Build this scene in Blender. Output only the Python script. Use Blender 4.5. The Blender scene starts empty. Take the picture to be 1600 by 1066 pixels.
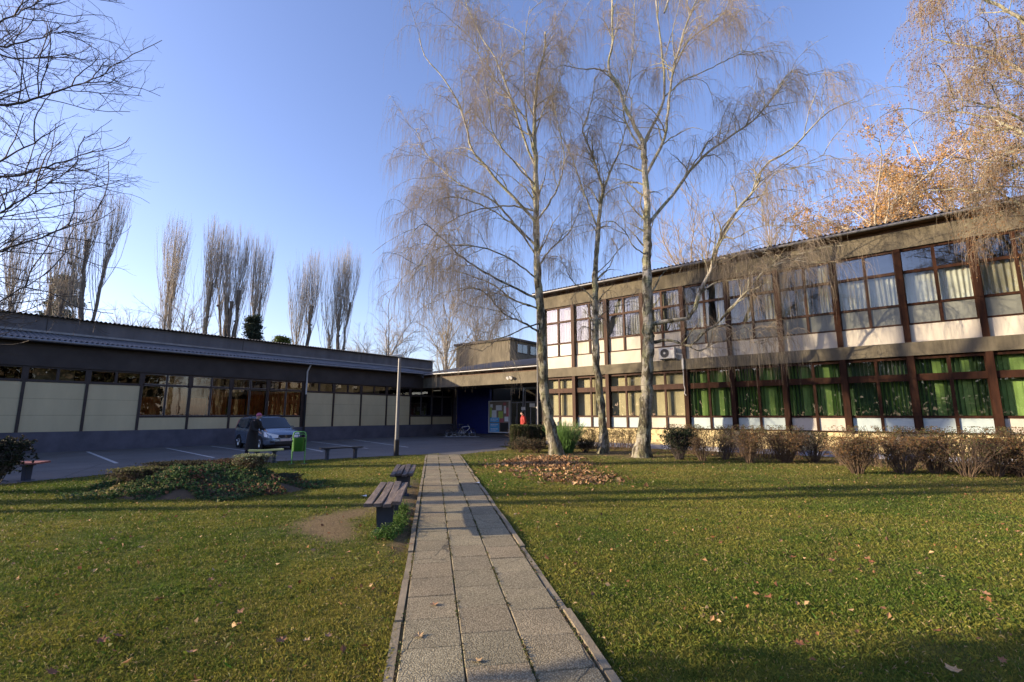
import bpy, bmesh, math, random
import numpy as np
from mathutils import Vector, Matrix
R = math.radians
rnd = random.Random(7)
rng = np.random.default_rng(11)
sc = bpy.context.scene
col = sc.collection

# ------------------------------------------------------------------ camera frame (for measuring where things stand)
F = 733.0; PITCH = math.atan(116 / F); YAW = R(38.83); CH = 1.65
cy_, sy_ = math.cos(YAW), math.sin(YAW)
def W2(r, f):
    """metres to the right / ahead of the viewpoint -> world XY"""
    return (r * cy_ - f * sy_, r * sy_ + f * cy_)
def at(px, py, D):
    """a point of the place D metres ahead, measured off the photograph"""
    u = (px - 800) / F; v = (533 - py) / F
    b = math.cos(PITCH) - v * math.sin(PITCH); z = math.sin(PITCH) + v * math.cos(PITCH)
    t = D / b; x, y = W2(u * t, D)
    return (x, y, CH + z * t)

# ------------------------------------------------------------------ materials
MATS = {}
def nodes_of(name):
    m = bpy.data.materials.new(name); m.use_nodes = True
    nt = m.node_tree; b = nt.nodes['Principled BSDF']
    return m, nt, b
def N(nt, t, **kw):
    n = nt.nodes.new(t)
    for k, v in kw.items():
        if k in n.inputs: n.inputs[k].default_value = v
        else: setattr(n, k, v)
    return n
def rampn(nt, fac, stops):
    r = nt.nodes.new('ShaderNodeValToRGB')
    e = r.color_ramp.elements
    while len(e) > 1: e.remove(e[-1])
    e[0].position = stops[0][0]; e[0].color = (*stops[0][1], 1)
    for p, c in stops[1:]:
        q = e.new(p); q.color = (*c, 1)
    nt.links.new(fac, r.inputs[0])
    return r.outputs[0]
def coords(nt, scale=(1, 1, 1)):
    tc = nt.nodes.new('ShaderNodeTexCoord'); mp = nt.nodes.new('ShaderNodeMapping')
    mp.inputs['Scale'].default_value = scale
    nt.links.new(tc.outputs['Object'], mp.inputs['Vector'])
    return mp.outputs[0]
def noise(nt, vec, scale, detail=5, rough=.6, dist=0.0):
    n = nt.nodes.new('ShaderNodeTexNoise')
    n.inputs['Scale'].default_value = scale; n.inputs['Detail'].default_value = detail
    n.inputs['Roughness'].default_value = rough; n.inputs['Distortion'].default_value = dist
    nt.links.new(vec, n.inputs['Vector'])
    return n.outputs['Fac']
def mul(c, k): return tuple(min(1, x * k) for x in c)
def mat(name, c, rough=.7, var=.25, scale=3., bump=0., bscale=30., metal=0., spec=.4, stretch=(1, 1, 1), c2=None, coat=0):
    if name in MATS: return MATS[name]
    m, nt, b = nodes_of(name)
    v = coords(nt, stretch)
    n = noise(nt, v, scale)
    a = mul(c, 1 - var); d = c2 or mul(c, 1 + var)
    nt.links.new(rampn(nt, n, [(.3, a), (.7, d)]), b.inputs['Base Color'])
    b.inputs['Roughness'].default_value = rough; b.inputs['Metallic'].default_value = metal
    b.inputs['Specular IOR Level'].default_value = spec
    if coat: b.inputs['Coat Weight'].default_value = coat
    if bump:
        bp = nt.nodes.new('ShaderNodeBump'); bp.inputs['Strength'].default_value = bump; bp.inputs['Distance'].default_value = .02
        nt.links.new(noise(nt, v, bscale), bp.inputs['Height']); nt.links.new(bp.outputs[0], b.inputs['Normal'])
    MATS[name] = m
    return m
def mat_attr(name, rough=.75, spec=.25, trans=0., gain=1.0):
    """colour comes from the per-leaf / per-blade colour stored on the mesh"""
    m, nt, b = nodes_of(name)
    at_ = nt.nodes.new('ShaderNodeAttribute'); at_.attribute_name = 'Col'
    nt.links.new(at_.outputs['Color'], b.inputs['Base Color'])
    b.inputs['Roughness'].default_value = rough; b.inputs['Specular IOR Level'].default_value = spec
    if trans:
        tr = nt.nodes.new('ShaderNodeBsdfTranslucent'); nt.links.new(at_.outputs['Color'], tr.inputs['Color'])
        mx = nt.nodes.new('ShaderNodeMixShader'); mx.inputs[0].default_value = trans
        nt.links.new(b.outputs[0], mx.inputs[1]); nt.links.new(tr.outputs[0], mx.inputs[2])
        nt.links.new(mx.outputs[0], nt.nodes['Material Output'].inputs['Surface'])
    MATS[name] = m
    return m
def mat_glass(name, tint=(.9, .93, .92), refl=1.6, rough=.01, wav=.0):
    m, nt, b = nodes_of(name)
    nt.nodes.remove(b)
    tr = nt.nodes.new('ShaderNodeBsdfTransparent'); tr.inputs[0].default_value = (*tint, 1)
    gl = nt.nodes.new('ShaderNodeBsdfGlossy'); gl.inputs['Roughness'].default_value = rough
    gl.inputs['Color'].default_value = (.95, .97, 1, 1)
    fr = nt.nodes.new('ShaderNodeLayerWeight'); fr.inputs['Blend'].default_value = .5
    pw = nt.nodes.new('ShaderNodeMath'); pw.operation = 'POWER'; pw.inputs[1].default_value = 4.0; nt.links.new(fr.outputs['Facing'], pw.inputs[0])
    mt = nt.nodes.new('ShaderNodeMath'); mt.operation = 'MULTIPLY_ADD'; mt.inputs[1].default_value = .8; mt.inputs[2].default_value = .045 * refl; mt.use_clamp = True
    nt.links.new(pw.outputs[0], mt.inputs[0])
    mx = nt.nodes.new('ShaderNodeMixShader'); nt.links.new(mt.outputs[0], mx.inputs[0])
    nt.links.new(tr.outputs[0], mx.inputs[1]); nt.links.new(gl.outputs[0], mx.inputs[2])
    nt.links.new(mx.outputs[0], nt.nodes['Material Output'].inputs['Surface'])
    if wav:
        bp = nt.nodes.new('ShaderNodeBump'); bp.inputs['Strength'].default_value = wav; bp.inputs['Distance'].default_value = .02
        nt.links.new(noise(nt, coords(nt), 1.3, 2), bp.inputs['Height'])
        nt.links.new(bp.outputs[0], gl.inputs['Normal']); nt.links.new(bp.outputs[0], fr.inputs['Normal'])
    MATS[name] = m
    return m
M = {}
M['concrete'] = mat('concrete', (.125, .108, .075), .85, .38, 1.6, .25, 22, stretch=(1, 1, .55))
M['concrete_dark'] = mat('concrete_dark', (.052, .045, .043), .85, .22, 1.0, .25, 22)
M['grey_render'] = mat('grey_render', (.095, .095, .12), .85, .24, 1.3, .12, 60)
M['upper_render'] = mat('upper_render', (.125, .12, .125), .85, .22, 1.5, .12, 50, stretch=(1, 1, .25))
M['cladding'] = mat('cladding', (.52, .455, .28), .55, .09, 1.2, .08, 5, stretch=(1, 1, .35))
M['white_panel'] = mat('white_panel', (.50, .46, .39), .6, .14, 1.1, .12, 25, stretch=(1, 1, .45))
M['pale_panel'] = mat('pale_panel', (.42, .50, .50), .35, .07, 1.2)
M['frost'] = mat('frosted_grey_panel', (.17, .18, .16), .25, .12, 1.0)
M['yellow_wall'] = mat('yellow_wall', (.62, .50, .27), .85, .07, 1.4, .2, 40)
M['plinth_blue'] = mat('plinth_blue', (.30, .31, .37), .85, .18, 1.5, .2, 40)
M['wood'] = mat('brown_wood', (.032, .0115, .005), .75, .5, 2.2, .2, 30, spec=.2, stretch=(4, 4, .5))
M['wood_grey'] = mat('weathered_brown_wood', (.060, .028, .016), .75, .3, 2.2, .2, 30, stretch=(4, 4, .5))
M['dark_frame'] = mat('dark_frame', (.030, .021, .020), .5, .3, 3)
M['soffit_wood'] = mat('soffit_wood', (.11, .055, .028), .7, .3, 2)
M['roof'] = mat('roof_sheet', (.10, .10, .105), .75, .3, 1.2, .2, 20)
M['gutter'] = mat('gutter_metal', (.20, .20, .21), .45, .2, 3, metal=.5)
M['white_metal'] = mat('white_metal', (.62, .62, .60), .45, .08, 3)
M['blue_wall'] = mat('blue_wall', (.006, .012, .10), .6, .15, 2)
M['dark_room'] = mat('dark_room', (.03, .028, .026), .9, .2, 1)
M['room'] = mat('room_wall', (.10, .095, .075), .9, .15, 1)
M['green_blind'] = mat('green_blind', (.26, .38, .10), .7, .12, 3)
M['gap_backing'] = mat('dark_green_backing', (.055, .10, .038), .7, .1, 3)
M['beige_blind'] = mat('beige_blind', (.60, .48, .29), .7, .08, 2)
M['white_curtain'] = mat('white_curtain', (.50, .48, .42), .8, .08, 2)
M['cream_curtain'] = mat('cream_curtain', (.36, .32, .23), .8, .12, 2)
M['orange_curtain'] = mat('orange_curtain', (.44, .12, .018), .8, .3, 2.5)
M['glass'] = mat_glass('window_glass', refl=1.15, wav=.05)
M['glass_dark'] = mat_glass('tinted_window_glass', (.70, .68, .62), refl=1.5, wav=.10)
M['glass_sky'] = mat_glass('sky_window_glass', (.8, .82, .82), refl=2.6, wav=.04)
M['black'] = mat('black_paint', (.012, .012, .014), .5, .2, 4)
M['rubber'] = mat('rubber', (.02, .02, .02), .8, .2, 8)
M['car'] = mat('silver_blue_paint', (.17, .22, .29), .25, .05, 3, metal=.45, coat=.6)
M['car_glass'] = mat('car_glass', (.015, .022, .03), .04, .1, 2, spec=.9)
M['chrome'] = mat('chrome', (.6, .6, .6), .15, .05, 3, metal=1)
M['plastic'] = mat('dark_plastic', (.025, .025, .028), .6, .2, 5)
M['plate'] = mat('number_plate', (.55, .48, .47), .5, .2, 20)
M['lamp_lens'] = mat('lamp_lens', (.75, .76, .76), .1, .1, 30, spec=.8)
M['bin'] = mat('green_bin', (.04, .14, .018), .45, .1, 4)
M['bin_frame'] = mat('green_bin_frame', (.12, .33, .09), .45, .15, 4)
M['post'] = mat('galvanised_post', (.17, .17, .175), .5, .12, 3, metal=.4)
M['bench_wood'] = mat('bench_wood', (.145, .115, .095), .7, .45, 3, .6, 30, stretch=(1, 9, 9))
M['bench_leg'] = mat('bench_leg', (.03, .036, .055), .55, .25, 4)
M['bench_yellow'] = mat('bench_yellow', (.62, .58, .20), .6, .15, 4)
M['bench_red'] = mat('bench_red', (.26, .10, .09), .65, .25, 4)
M['line'] = mat('road_line', (.40, .40, .40), .8, .35, 6)
M['skin'] = mat('skin', (.50, .30, .22), .6, .08, 5)
M['coat'] = mat('dark_coat', (.016, .015, .015), .85, .3, 6)
M['coat_trim'] = mat('dark_olive_coat', (.035, .030, .022), .85, .3, 6)
M['pink'] = mat('pink_hat', (.35, .10, .17), .9, .2, 15)
M['red'] = mat('red_jacket', (.30, .018, .012), .7, .15, 5)
M['trousers'] = mat('dark_trousers', (.02, .02, .03), .85, .2, 6)
M['shoe'] = mat('shoe', (.02, .016, .014), .5, .2, 6)
M['paper'] = mat('paper', (.70, .70, .68), .7, .05, 5)
M['poster_blue'] = mat('poster_blue', (.10, .38, .66), .6, .1, 5)
M['poster_green'] = mat('poster_green', (.40, .50, .10), .6, .1, 5)
M['poster_red'] = mat('poster_red', (.42, .12, .12), .6, .1, 5)
M['cork'] = mat('cork', (.22, .17, .12), .8, .2, 12)
M['soil'] = mat('soil', (.075, .055, .035), .95, .35, 4, .5, 30)
M['leaf'] = mat_attr('leaf', trans=.25)
M['blade'] = mat_attr('grass_blade', rough=.6, trans=.3)
M['dryleaf'] = mat_attr('dry_leaf', rough=.7, trans=.15)
M['twig_birch'] = mat('birch_twig', (.29, .235, .165), .7, .25, 4)
M['twig_dark'] = mat('dark_twig', (.085, .068, .06), .8, .3, 4)
M['twig_grey'] = mat('grey_twig', (.36, .32, .26), .8, .25, 4)
M['twig_brown'] = mat('shrub_twig', (.125, .085, .055), .8, .25, 4)
M['bark_dark'] = mat('dark_bark', (.075, .06, .055), .9, .4, 6, .8, 25, stretch=(1, 1, .35))
M['bark_grey'] = mat('grey_bark', (.15, .12, .09), .9, .4, 5, .8, 20, stretch=(1, 1, .35))
M['bark_plane'] = mat('plane_bark', (.36, .32, .25), .85, .4, 3, .4, 12)

def birch_bark(name, k):
    """pale paper bark with dark bands and patches; rougher and browner near the foot (a real change of bark)"""
    m, nt, b = nodes_of(name)
    L = nt.links
    v = coords(nt, (1, 1, 1))
    band = rampn(nt, noise(nt, coords(nt, (1.5, 1.5, 16)), 1.3, 4, .6), [(.58, (1, 1, 1)), (.66, (0, 0, 0))])
    patch = rampn(nt, noise(nt, coords(nt, (1, 1, .5)), 3.4, 6, .65, .4), [(.46, (0, 0, 0)), (.56, (1, 1, 1))])
    pale = rampn(nt, noise(nt, v, 4, 6), [(.3, mul((.34, .31, .25), k)), (.7, mul((.56, .53, .45), k))])
    rough_c = rampn(nt, noise(nt, coords(nt, (1, 1, .22)), 9, 8, .75), [(.40, (.025, .02, .014)), (.50, (.085, .07, .045)), (.62, (.22, .19, .13))])
    green = rampn(nt, noise(nt, v, 2.1, 4), [(.42, (1, 1, 1)), (.62, (.62, .70, .36))])
    m1 = N(nt, 'ShaderNodeMix', data_type='RGBA'); m1.blend_type = 'MULTIPLY'; m1.inputs[0].default_value = .75
    L.new(pale, m1.inputs[6]); L.new(band, m1.inputs[7])
    sep = nt.nodes.new('ShaderNodeSeparateXYZ'); tc = nt.nodes.new('ShaderNodeTexCoord'); L.new(tc.outputs['Object'], sep.inputs[0])
    mr = N(nt, 'ShaderNodeMapRange'); mr.inputs[1].default_value = 2.0; mr.inputs[2].default_value = 19.0
    mr.inputs[3].default_value = 1.1; mr.inputs[4].default_value = -.35; L.new(sep.outputs[2], mr.inputs[0])
    ad = N(nt, 'ShaderNodeMath', operation='ADD', use_clamp=True); L.new(mr.outputs[0], ad.inputs[0])
    sb = N(nt, 'ShaderNodeMath', operation='SUBTRACT'); L.new(patch, sb.inputs[0]); sb.inputs[1].default_value = .62
    L.new(sb.outputs[0], ad.inputs[1])
    m2 = N(nt, 'ShaderNodeMix', data_type='RGBA'); L.new(ad.outputs[0], m2.inputs[0]); L.new(m1.outputs[2], m2.inputs[6]); L.new(rough_c, m2.inputs[7])
    m3 = N(nt, 'ShaderNodeMix', data_type='RGBA'); m3.blend_type = 'MULTIPLY'; m3.inputs[0].default_value = .7
    L.new(m2.outputs[2], m3.inputs[6]); L.new(green, m3.inputs[7])
    L.new(m3.outputs[2], b.inputs['Base Color']); b.inputs['Roughness'].default_value = .85
    bp = N(nt, 'ShaderNodeBump'); bp.inputs['Strength'].default_value = 1; bp.inputs['Distance'].default_value = .07
    L.new(noise(nt, coords(nt, (1, 1, .25)), 11, 8, .7), bp.inputs['Height']); L.new(bp.outputs[0], b.inputs['Normal'])
    return m
M['bark_birch'] = birch_bark('birch_bark', 1.0)

# ------------------------------------------------------------------ mesh helpers
def link(o, parent=None):
    col.objects.link(o)
    if parent is not None: o.parent = parent
    return o
def np_mesh(name, V, Fc, m, parent=None, smooth=False, color=None):
    V = np.ascontiguousarray(V, dtype=np.float32).reshape(-1, 3); Fc = np.ascontiguousarray(Fc, dtype=np.int32)
    if parent is not None: V = V - np.array(wloc(parent), dtype=np.float32)
    me = bpy.data.meshes.new(name); k = Fc.shape[1]; n = len(Fc)
    me.vertices.add(len(V)); me.vertices.foreach_set('co', V.ravel())
    me.loops.add(n * k); me.loops.foreach_set('vertex_index', Fc.ravel())
    me.polygons.add(n); me.polygons.foreach_set('loop_start', np.arange(0, n * k, k, dtype=np.int32))
    me.polygons.foreach_set('use_smooth', np.full(n, smooth, dtype=bool))
    me.update(calc_edges=True)
    if color is not None:
        ca = me.color_attributes.new('Col', 'FLOAT_COLOR', 'POINT')
        c4 = np.ones((len(V), 4), dtype=np.float32); c4[:, :3] = color; ca.data.foreach_set('color', c4.ravel())
    me.materials.append(m)
    return link(bpy.data.objects.new(name, me), parent)
def wloc(o):
    v = Vector((0, 0, 0))
    while o is not None:
        v += o.location; o = o.parent
    return v
class MB:
    def __init__(s): s.v = []; s.f = []
    def quad(s, a, b, c, d):
        i = len(s.v); s.v += [a, b, c, d]; s.f.append((i, i + 1, i + 2, i + 3))
    def hexa(s, p):
        i = len(s.v); s.v += [tuple(q) for q in p]
        for f in ((0, 3, 2, 1), (4, 5, 6, 7), (0, 1, 5, 4), (1, 2, 6, 5), (2, 3, 7, 6), (3, 0, 4, 7)): s.f.append(tuple(i + j for j in f))
    def box(s, x0, x1, y0, y1, z0, z1):
        if x0 > x1: x0, x1 = x1, x0
        if y0 > y1: y0, y1 = y1, y0
        s.hexa([(x0, y0, z0), (x1, y0, z0), (x1, y1, z0), (x0, y1, z0), (x0, y0, z1), (x1, y0, z1), (x1, y1, z1), (x0, y1, z1)])
    def prism(s, poly, y0, y1, ax='y'):
        """poly in (x,z) extruded along y, or (y,z) along x"""
        n = len(poly); i = len(s.v)
        for yy in (y0, y1):
            for a, b in poly: s.v.append((a, yy, b) if ax == 'y' else (yy, a, b) if ax == 'x' else (a, b, yy))
        s.f.append(tuple(range(i, i + n))); s.f.append(tuple(range(i + 2 * n - 1, i + n - 1, -1)))
        for k in range(n): s.f.append((i + k, i + (k + 1) % n, i + n + (k + 1) % n, i + n + k))
    def tube(s, pts, r, n=8, cap=True):
        pts = [Vector(p) for p in pts]; rs = r if isinstance(r, (list, tuple)) else [r] * len(pts)
        i = len(s.v); up = None
        for k, p in enumerate(pts):
            t = (pts[min(k + 1, len(pts) - 1)] - pts[max(k - 1, 0)]).normalized()
            if up is None:
                up = Vector((0, 0, 1)) if abs(t.z) < .9 else Vector((1, 0, 0))
            a = (up - t * up.dot(t)).normalized(); b = t.cross(a); up = a
            for q in range(n):
                w = 2 * math.pi * q / n; s.v.append(tuple(p + (a * math.cos(w) + b * math.sin(w)) * rs[k]))
        for k in range(len(pts) - 1):
            for q in range(n):
                s.f.append((i + k * n + q, i + k * n + (q + 1) % n, i + (k + 1) * n + (q + 1) % n, i + (k + 1) * n + q))
        if cap:
            s.f.append(tuple(i + q for q in range(n - 1, -1, -1))); j = i + (len(pts) - 1) * n; s.f.append(tuple(j + q for q in range(n)))
    def ring(s, c, axis, rad, r, n=24, m=6):
        c = Vector(c); axis = Vector(axis).normalized(); a = axis.orthogonal().normalized(); b = axis.cross(a)
        i = len(s.v)
        for k in range(n):
            w = 2 * math.pi * k / n; d = a * math.cos(w) + b * math.sin(w)
            for q in range(m):
                e = 2 * math.pi * q / m; s.v.append(tuple(c + d * (rad + r * math.cos(e)) + axis * r * math.sin(e)))
        for k in range(n):
            for q in range(m):
                s.f.append((i + k * m + q, i + ((k + 1) % n) * m + q, i + ((k + 1) % n) * m + (q + 1) % m, i + k * m + (q + 1) % m))
    def build(s, name, m, parent=None, smooth=False, bevel=0, local=False):
        me = bpy.data.meshes.new(name)
        o_ = Vector((0, 0, 0)) if (parent is None or local) else wloc(parent)
        me.from_pydata([tuple(Vector(v) - o_) for v in s.v], [], s.f); me.update()
        bm = bmesh.new(); bm.from_mesh(me); bmesh.ops.recalc_face_normals(bm, faces=bm.faces)
        if bevel: bmesh.ops.bevel(bm, geom=list(bm.edges), offset=bevel, segments=2, affect='EDGES', clamp_overlap=True)
        bm.to_mesh(me); bm.free()
        if smooth:
            me.polygons.foreach_set('use_smooth', [True] * len(me.polygons))
            try: me.set_sharp_from_angle(angle=R(40))
            except Exception: pass
        me.materials.append(m)
        return link(bpy.data.objects.new(name, me), parent)
def tag(o, label=None, cat=None, group=None, kind=None):
    if label: o['label'] = label
    if cat: o['category'] = cat
    if group: o['group'] = group
    if kind: o['kind'] = kind
    return o
def empty(name, loc, label, cat, group=None, rz=0.):
    o = bpy.data.objects.new(name, None); o.empty_display_size = .2
    o.location = loc; o.rotation_euler = (0, 0, rz); col.objects.link(o)
    return tag(o, label, cat, group)
def copy_tree(o, parent=None):
    kids = list(o.children)
    c = o.copy(); col.objects.link(c); c.parent = parent
    for k in kids: copy_tree(k, c)
    return c
def corrugated(name, A, B, up, width_vec, m, parent, pitch=.18, amp=.028, thick=.012):
    """a wavy sheet: ridge line A->B along the eave, width_vec up the slope"""
    A = np.array(A, float); B = np.array(B, float); Wv = np.array(width_vec, float); up = np.array(up, float)
    L = np.linalg.norm(B - A); n = int(L / pitch * 8); t = np.linspace(0, 1, n + 1)
    wv = amp * np.sin(t * L / pitch * 2 * np.pi)
    base = A + np.outer(t, B - A) + np.outer(wv, up)
    V = np.concatenate([base, base + Wv, base - up * thick, base - up * thick + Wv]); k = n + 1
    i = np.arange(n)
    Fq = np.concatenate([np.stack([i, i + 1, i + 1 + k, i + k], 1), np.stack([i + 2 * k, i + 3 * k, i + 1 + 3 * k, i + 1 + 2 * k], 1),
                         np.stack([i, i + 2 * k, i + 1 + 2 * k, i + 1], 1), np.stack([i + k, i + k + 1, i + 3 * k + 1, i + 3 * k], 1)])
    return np_mesh(name, V, Fq, m, parent, smooth=False)

# ------------------------------------------------------------------ branching
def unit(a): return a / np.maximum(np.linalg.norm(a, axis=-1, keepdims=True), 1e-9)
def tubes(P, Rr, sides=3):
    T, n, _ = P.shape
    tan = np.empty_like(P); tan[:, 1:-1] = P[:, 2:] - P[:, :-2]; tan[:, 0] = P[:, 1] - P[:, 0]; tan[:, -1] = P[:, -1] - P[:, -2]
    tan = unit(tan)
    ref = np.zeros_like(tan); ref[..., 0] = 1; bad = np.abs(tan[..., 0]) > .9; ref[bad] = (0, 1, 0)
    a = unit(np.cross(tan, ref)); b = np.cross(tan, a)
    w = np.arange(sides) * 2 * np.pi / sides
    V = P[:, :, None, :] + (a[:, :, None, :] * np.cos(w)[None, None, :, None] + b[:, :, None, :] * np.sin(w)[None, None, :, None]) * Rr[:, :, None, None]
    t = np.arange(T)[:, None, None]; k = np.arange(n - 1)[None, :, None]; q = np.arange(sides)[None, None, :]
    base = t * n * sides
    f = np.stack(np.broadcast_arrays(base + k * sides + q, base + k * sides + (q + 1) % sides, base + (k + 1) * sides + (q + 1) % sides, base + (k + 1) * sides + q), -1)
    return V.reshape(-1, 3), f.reshape(-1, 4)
def grow(g, S, D, L, r0, r1, n=6, grav=0., wander=.2, gpow=1.):
    T = len(S); P = np.empty((T, n, 3)); P[:, 0] = S; d = unit(D)
    st = (np.asarray(L) / (n - 1))[:, None]
    for k in range(1, n):
        d = unit(d + np.array([0, 0, -1.]) * grav * (k / (n - 1)) ** gpow + g.normal(0, wander, (T, 3)))
        P[:, k] = P[:, k - 1] + d * st
    tt = np.linspace(0, 1, n)[None, :]
    Q = np.asarray(r0, float).reshape(-1, 1) * (1 - tt) + np.asarray(r1, float).reshape(-1, 1) * tt
    return P, np.broadcast_to(Q, (T, n)).copy()
def spawn(g, P, Rr, count, lo=.2, hi=1., out=.9, along=.5, up=0., bias=1.):
    """child starts and directions along parents"""
    T, n, _ = P.shape
    i = g.integers(0, T, count); t = lo + (hi - lo) * g.random(count) ** bias
    x = t * (n - 1); k = np.minimum(x.astype(int), n - 2); fr = (x - k)[:, None]
    S = P[i, k] * (1 - fr) + P[i, k + 1] * fr
    tan = unit(P[i, k + 1] - P[i, k]); rr = Rr[i, k] * (1 - fr[:, 0]) + Rr[i, k + 1] * fr[:, 0]
    rv = g.normal(0, 1, (count, 3)); rv = unit(rv - tan * (rv * tan).sum(1, keepdims=True))
    D = unit(tan * along + rv * out + np.array([0, 0, 1.]) * up)
    return S, D, rr
def resample(pts, rad, n):
    pts = np.array(pts, float); rad = np.array(rad, float)
    d = np.r_[0, np.cumsum(np.linalg.norm(np.diff(pts, axis=0), axis=1))]; u = np.linspace(0, d[-1], n)
    # Catmull-Rom-like smoothing by cubic interpolation per axis
    def cr(y):
        m = np.gradient(y, d); k = np.clip(np.searchsorted(d, u, 'right') - 1, 0, len(d) - 2); h = d[k + 1] - d[k]; s = (u - d[k]) / h
        return (2 * s**3 - 3 * s**2 + 1) * y[k] + (s**3 - 2 * s**2 + s) * h * m[k] + (-2 * s**3 + 3 * s**2) * y[k + 1] + (s**3 - s**2) * h * m[k + 1]
    return np.stack([cr(pts[:, a]) for a in range(3)], 1), np.interp(u, d, rad)
def merge(parts):
    Vs, Fs, o = [], [], 0
    for v, f in parts:
        Vs.append(v); Fs.append(f + o); o += len(v)
    return np.concatenate(Vs), np.concatenate(Fs)
def cards(g, C, size, colr, flat=0., aspect=.6, droop=0.):
    """small four-cornered leaves, folded a little, at points C"""
    n = len(C); a = g.normal(0, 1, (n, 3)); a[:, 2] *= (1 - flat); a = unit(a)
    b = g.normal(0, 1, (n, 3)); b[:, 2] *= (1 - flat); b = unit(b - a * (b * a).sum(1, keepdims=True)); s = np.asarray(size).reshape(-1, 1) * (.6 + .8 * g.random((n, 1)))
    nn = np.cross(a, b) * s * .18
    V = np.stack([C - a * s * .5, C + b * s * aspect * .5 + nn, C + a * s * .5, C - b * s * aspect * .5 + nn], 1).reshape(-1, 3)
    V[:, 2] -= 0
    Fq = np.arange(4 * n).reshape(-1, 4)
    return V, Fq, np.repeat(colr, 4, axis=0)
def palette(g, n, cols, w=None, jit=.2):
    cols = np.array(cols, float); i = g.choice(len(cols), n, p=w)
    return np.clip(cols[i] * (1 + g.normal(0, jit, (n, 1))), .004, 1)

# ------------------------------------------------------------------ sun, sky, camera
SUN_AZ = 45.0; SUN_EL = 15.4            # shadows run towards +45 degrees in the XY plane
w = bpy.data.worlds.new('World'); sc.world = w; w.use_nodes = True
nt = w.node_tree; bg = nt.nodes['Background']; bg.inputs[1].default_value = .15
sky = nt.nodes.new('ShaderNodeTexSky'); sky.sky_type = 'NISHITA'; sky.sun_disc = False
sky.sun_elevation = R(SUN_EL); sky.sun_rotation = R(225.0)
sky.altitude = 0; sky.air_density = 1.1; sky.dust_density = 1.0; sky.ozone_density = 3.2
tint = N(nt, 'ShaderNodeMix', data_type='RGBA'); tint.blend_type = 'MULTIPLY'; tint.inputs[0].default_value = 1; tint.inputs[7].default_value = (1.16, .97, 1.11, 1)
nt.links.new(sky.outputs[0], tint.inputs[6]); nt.links.new(tint.outputs[2], bg.inputs[0])
ld = bpy.data.lights.new('sun', 'SUN'); ld.energy = 5.0; ld.angle = R(.53); ld.color = (1, .80, .54)
lo = bpy.data.objects.new('sun', ld); col.objects.link(lo)
dv = Vector((math.cos(R(SUN_AZ)) * math.cos(R(SUN_EL)), math.sin(R(SUN_AZ)) * math.cos(R(SUN_EL)), -math.sin(R(SUN_EL))))
lo.rotation_euler = dv.to_track_quat('-Z', 'Y').to_euler(); lo.location = (-30, -30, 30)
cd = bpy.data.cameras.new('camera'); cd.sensor_width = 36; cd.lens = 36 * F / 1600; cd.clip_end = 3000; cd.clip_start = .05
co = bpy.data.objects.new('camera', cd); col.objects.link(co); co.location = (0, 0, CH)
co.rotation_euler = (R(90) + PITCH, 0, YAW); sc.camera = co
sc.view_settings.view_transform = 'Standard'; sc.view_settings.look = 'None'; sc.view_settings.exposure = 1.06; sc.view_settings.gamma = 1
sc.view_settings.use_curve_mapping = False
sc.cycles.max_bounces = 7; sc.cycles.transparent_max_bounces = 16; sc.cycles.diffuse_bounces = 3; sc.cycles.glossy_bounces = 3
sc.cycles.caustics_reflective = False; sc.cycles.caustics_refractive = False

# ------------------------------------------------------------------ ground, yard, path
PL0 = np.array([-2.65, 2.02]); PD = np.array([-.7463, .6655]); PN = np.array([.6655, .7463]); PW = 1.44
def path_uv(x, y):
    qx = x - PL0[0]; qy = y - PL0[1]
    return qx * PD[0] + qy * PD[1], qx * PN[0] + qy * PN[1]       # along, across
EDGE_L = [(-17.0, -14), (-17.0, -3), (-17.0, 1.4), (-17.55, 3.6), (-18.0, 5.73), (-17.75, 7.6), (-17.1, 9.65), (-16.45, 11.8), (-15.75, 13.75)]
EDGE_R = [(-14.6, 14.75), (-14.75, 16.4), (-15.0, 18.2), (-15.9, 19.2), (-16.7, 19.6), (-16.7, 23.3)]
def edge_x(y):
    y = np.asarray(y, float)
    l = np.interp(y, [p[1] for p in EDGE_L], [p[0] for p in EDGE_L]); r = np.interp(y, [p[1] for p in EDGE_R], [p[0] for p in EDGE_R])
    return np.where(y < 14.2, l, r)
def soilness(x, y):
    """bare earth: trodden patch by the near bench, foot of the birches, shrub bed"""
    a, c = path_uv(x, y)
    s = np.exp(-(((a - 4.75) / 1.45) ** 2 + ((c + 1.15 - .2 * np.sin(a * 2.3)) / .58) ** 2) ** 1.1) * 1.2
    s = s + np.exp(-(((a - 5.2) / 2.0) ** 2 + ((c + .15) / .2) ** 2)) * .8
    s = s + np.exp(-(((a - 7.5) / 2.0) ** 2 + ((c + .35) / .55) ** 2)) * .5
    for bx, by, br in ((-11.46, 17.2, 1.6), (-10.18, 19.1, 1.2), (-8.06, 18.33, 1.3)):
        s = s + .9 * np.exp(-(((x - bx) ** 2 + (y - by) ** 2) / br ** 2))
    s = s + 1 / (1 + np.exp(-(y - (18.9 - .1 * x)) * 2.0)) * .75
    s = s + .55 / (1 + np.exp((c + .02) * 14)) * np.exp(-np.abs(c) * 6)
    s = s + .5 * np.exp(-((x - edge_x(y)) / .35) ** 2) + .55 * np.exp(-((c + .12) / .13) ** 2 - ((a - 6.0) / 3.4) ** 4)
    return s
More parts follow.
